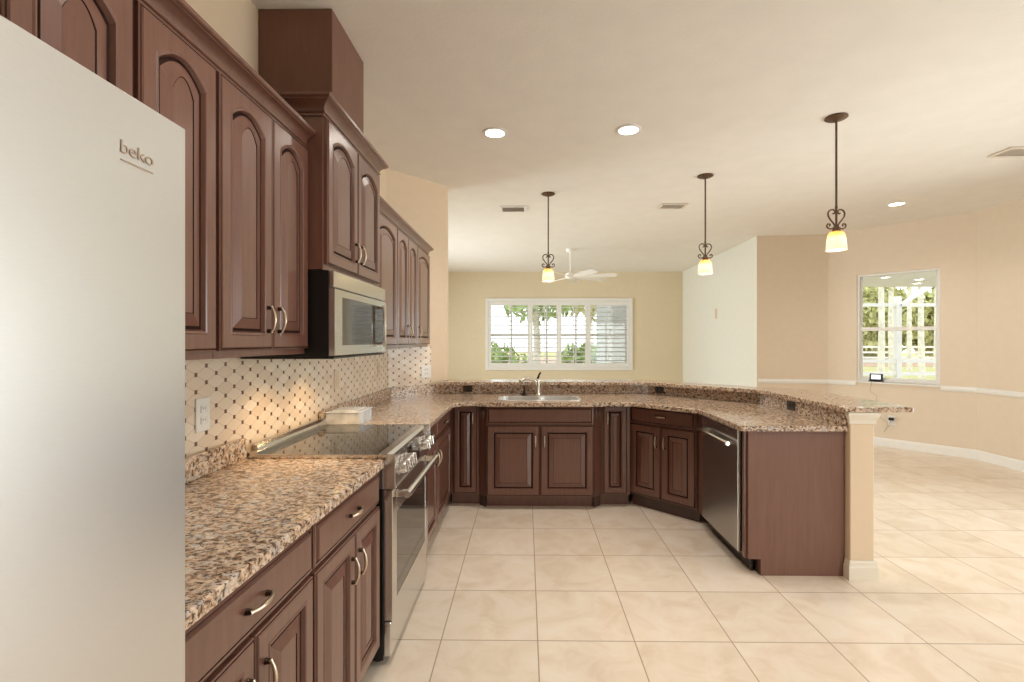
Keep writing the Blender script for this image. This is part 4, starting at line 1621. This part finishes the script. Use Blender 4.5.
def leaf_mass(bm, c, rad, n, size):
    for _ in range(n):
        while True:
            p = Vector((random.uniform(-1, 1), random.uniform(-1, 1), random.uniform(-1, 1)))
            if p.length <= 1:
                break
        p = Vector((c[0] + p.x * rad[0], c[1] + p.y * rad[1], c[2] + p.z * rad[2]))
        e = Euler((random.uniform(0, 6.3), random.uniform(0, 6.3), random.uniform(0, 6.3))).to_matrix()
        s = size * random.uniform(.6, 1.3)
        q = [e @ Vector(v) * s + p for v in ((-.5, 0, 0), (0, -.22, .05), (.5, 0, 0), (0, .22, .05))]
        bm.faces.new([bm.verts.new(v) for v in q])


def tree(label, x, y, h, rad, leaf='leaf_green', n=420, group='trees beyond the windows'):
    t_ = thing('garden_tree', label, 'tree', (x, y, -0.15), 0, group)
    bm = bmesh.new()
    tube(bm, [(0, 0, 0), (.05, 0, h * .3), (-.04, .05, h * .55), (0, 0, h * .85)], [.17, .14, .11, .04], 8)
    for k in range(4):
        a = k * 1.6
        tube(bm, [(0, 0, h * .45), (rad * .3 * math.cos(a), rad * .3 * math.sin(a), h * .62), (rad * .6 * math.cos(a), rad * .6 * math.sin(a), h * .74)], [.07, .05, .02], 6)
    obj('trunk', bm, 'bark_pale', t_, smooth=True)
    bm = bmesh.new()
    leaf_mass(bm, (0, 0, h * .72), (rad, rad, h * .28), n, .55)
    obj('foliage', bm, leaf, t_)


def palm(label, x, y, h):
    t_ = thing('palm_tree', label, 'palm tree', (x, y, -0.15), random.uniform(0, 6), 'palms beyond the nook window')
    bm = bmesh.new()
    tube(bm, [(0, 0, 0), (.04, 0, h * .4), (0, .05, h)], [.125, .105, .085], 10)
    obj('trunk', bm, 'bark_pale', t_, smooth=True)
    for k in range(13):
        a = k * 2 * math.pi / 13 + random.uniform(-.1, .1)
        lift = random.uniform(-.2, .9)
        bm = bmesh.new()
        spine = []
        for i in range(9):
            u = i / 8
            spine.append(Vector((math.cos(a) * 1.15 * u, math.sin(a) * 1.15 * u, h + lift * u * 1.2 - 1.5 * u * u)))
        side = Vector((-math.sin(a), math.cos(a), 0))
        for i in range(8):
            for s in (-1, 1):
                for w in (0, .5):
                    p = spine[i].lerp(spine[i + 1], w)
                    q = p + side * s * .42 * math.sin(math.pi * (0.15 + .8 * (i + w) / 8)) + Vector((math.cos(a) * .2, math.sin(a) * .2, -.28))
                    r_ = p + (spine[i + 1] - spine[i]) * .35
                    bm.faces.new([bm.verts.new(v) for v in (p, q, r_)])
        tube(bm, spine, .018, 5)
        obj('frond', bm, 'leaf_olive', t_)


tree('loose green tree on the lawn left of center behind the shutters', 0.4, 19.0, 5.2, 1.9)
tree('yellowish bushy tree on the lawn behind the third shutter panel', 3.1, 23.5, 5.6, 1.7, 'leaf_olive')
tree('tree low and wide seen through the fourth shutter panel', 3.5, 17.2, 4.6, 1.2, 'leaf_olive', 260)
for i, (x, y, h, lb) in enumerate(((13.8, 19.0, 5.2, 'palm tree farthest left through the nook window'), (17.6, 23.5, 6.4, 'palm tree just left of the screen post through the nook window'),
                                   (20.4, 26.0, 6.6, 'palm tree just right of the screen post through the nook window'), (16.6, 20.5, 5.5, 'palm tree second from the right through the nook window'), (23.9, 28.5, 7.0, 'palm tree farthest right through the nook window'))):
    palm(lb, x, y, h)
for (x, y, w, lb) in ((-1.2, 17.0, 1.3, 'clipped green hedge behind the left shutter panel'), (1.9, 16.3, 0.9, 'rounded green shrub behind the third shutter panel'), (25.2, 36.0, 3.6, 'left green shrub mass beyond the palms'), (33.6, 38.5, 4.2, 'right green shrub mass beyond the palms')):
    bm = bmesh.new()
    leaf_mass(bm, (0, 0, .75 if w < 2 else 3.0), (w, .6, .75 if w < 2 else 3.0), 380 if w < 2 else 2600, .38 if w < 2 else .85)
    o = obj('hedge', bm, 'leaf_green' if w < 2 else 'leaf_olive', loc=(x, y, -0.15))
    tag(o, lb, 'shrub', 'shrubs outside')
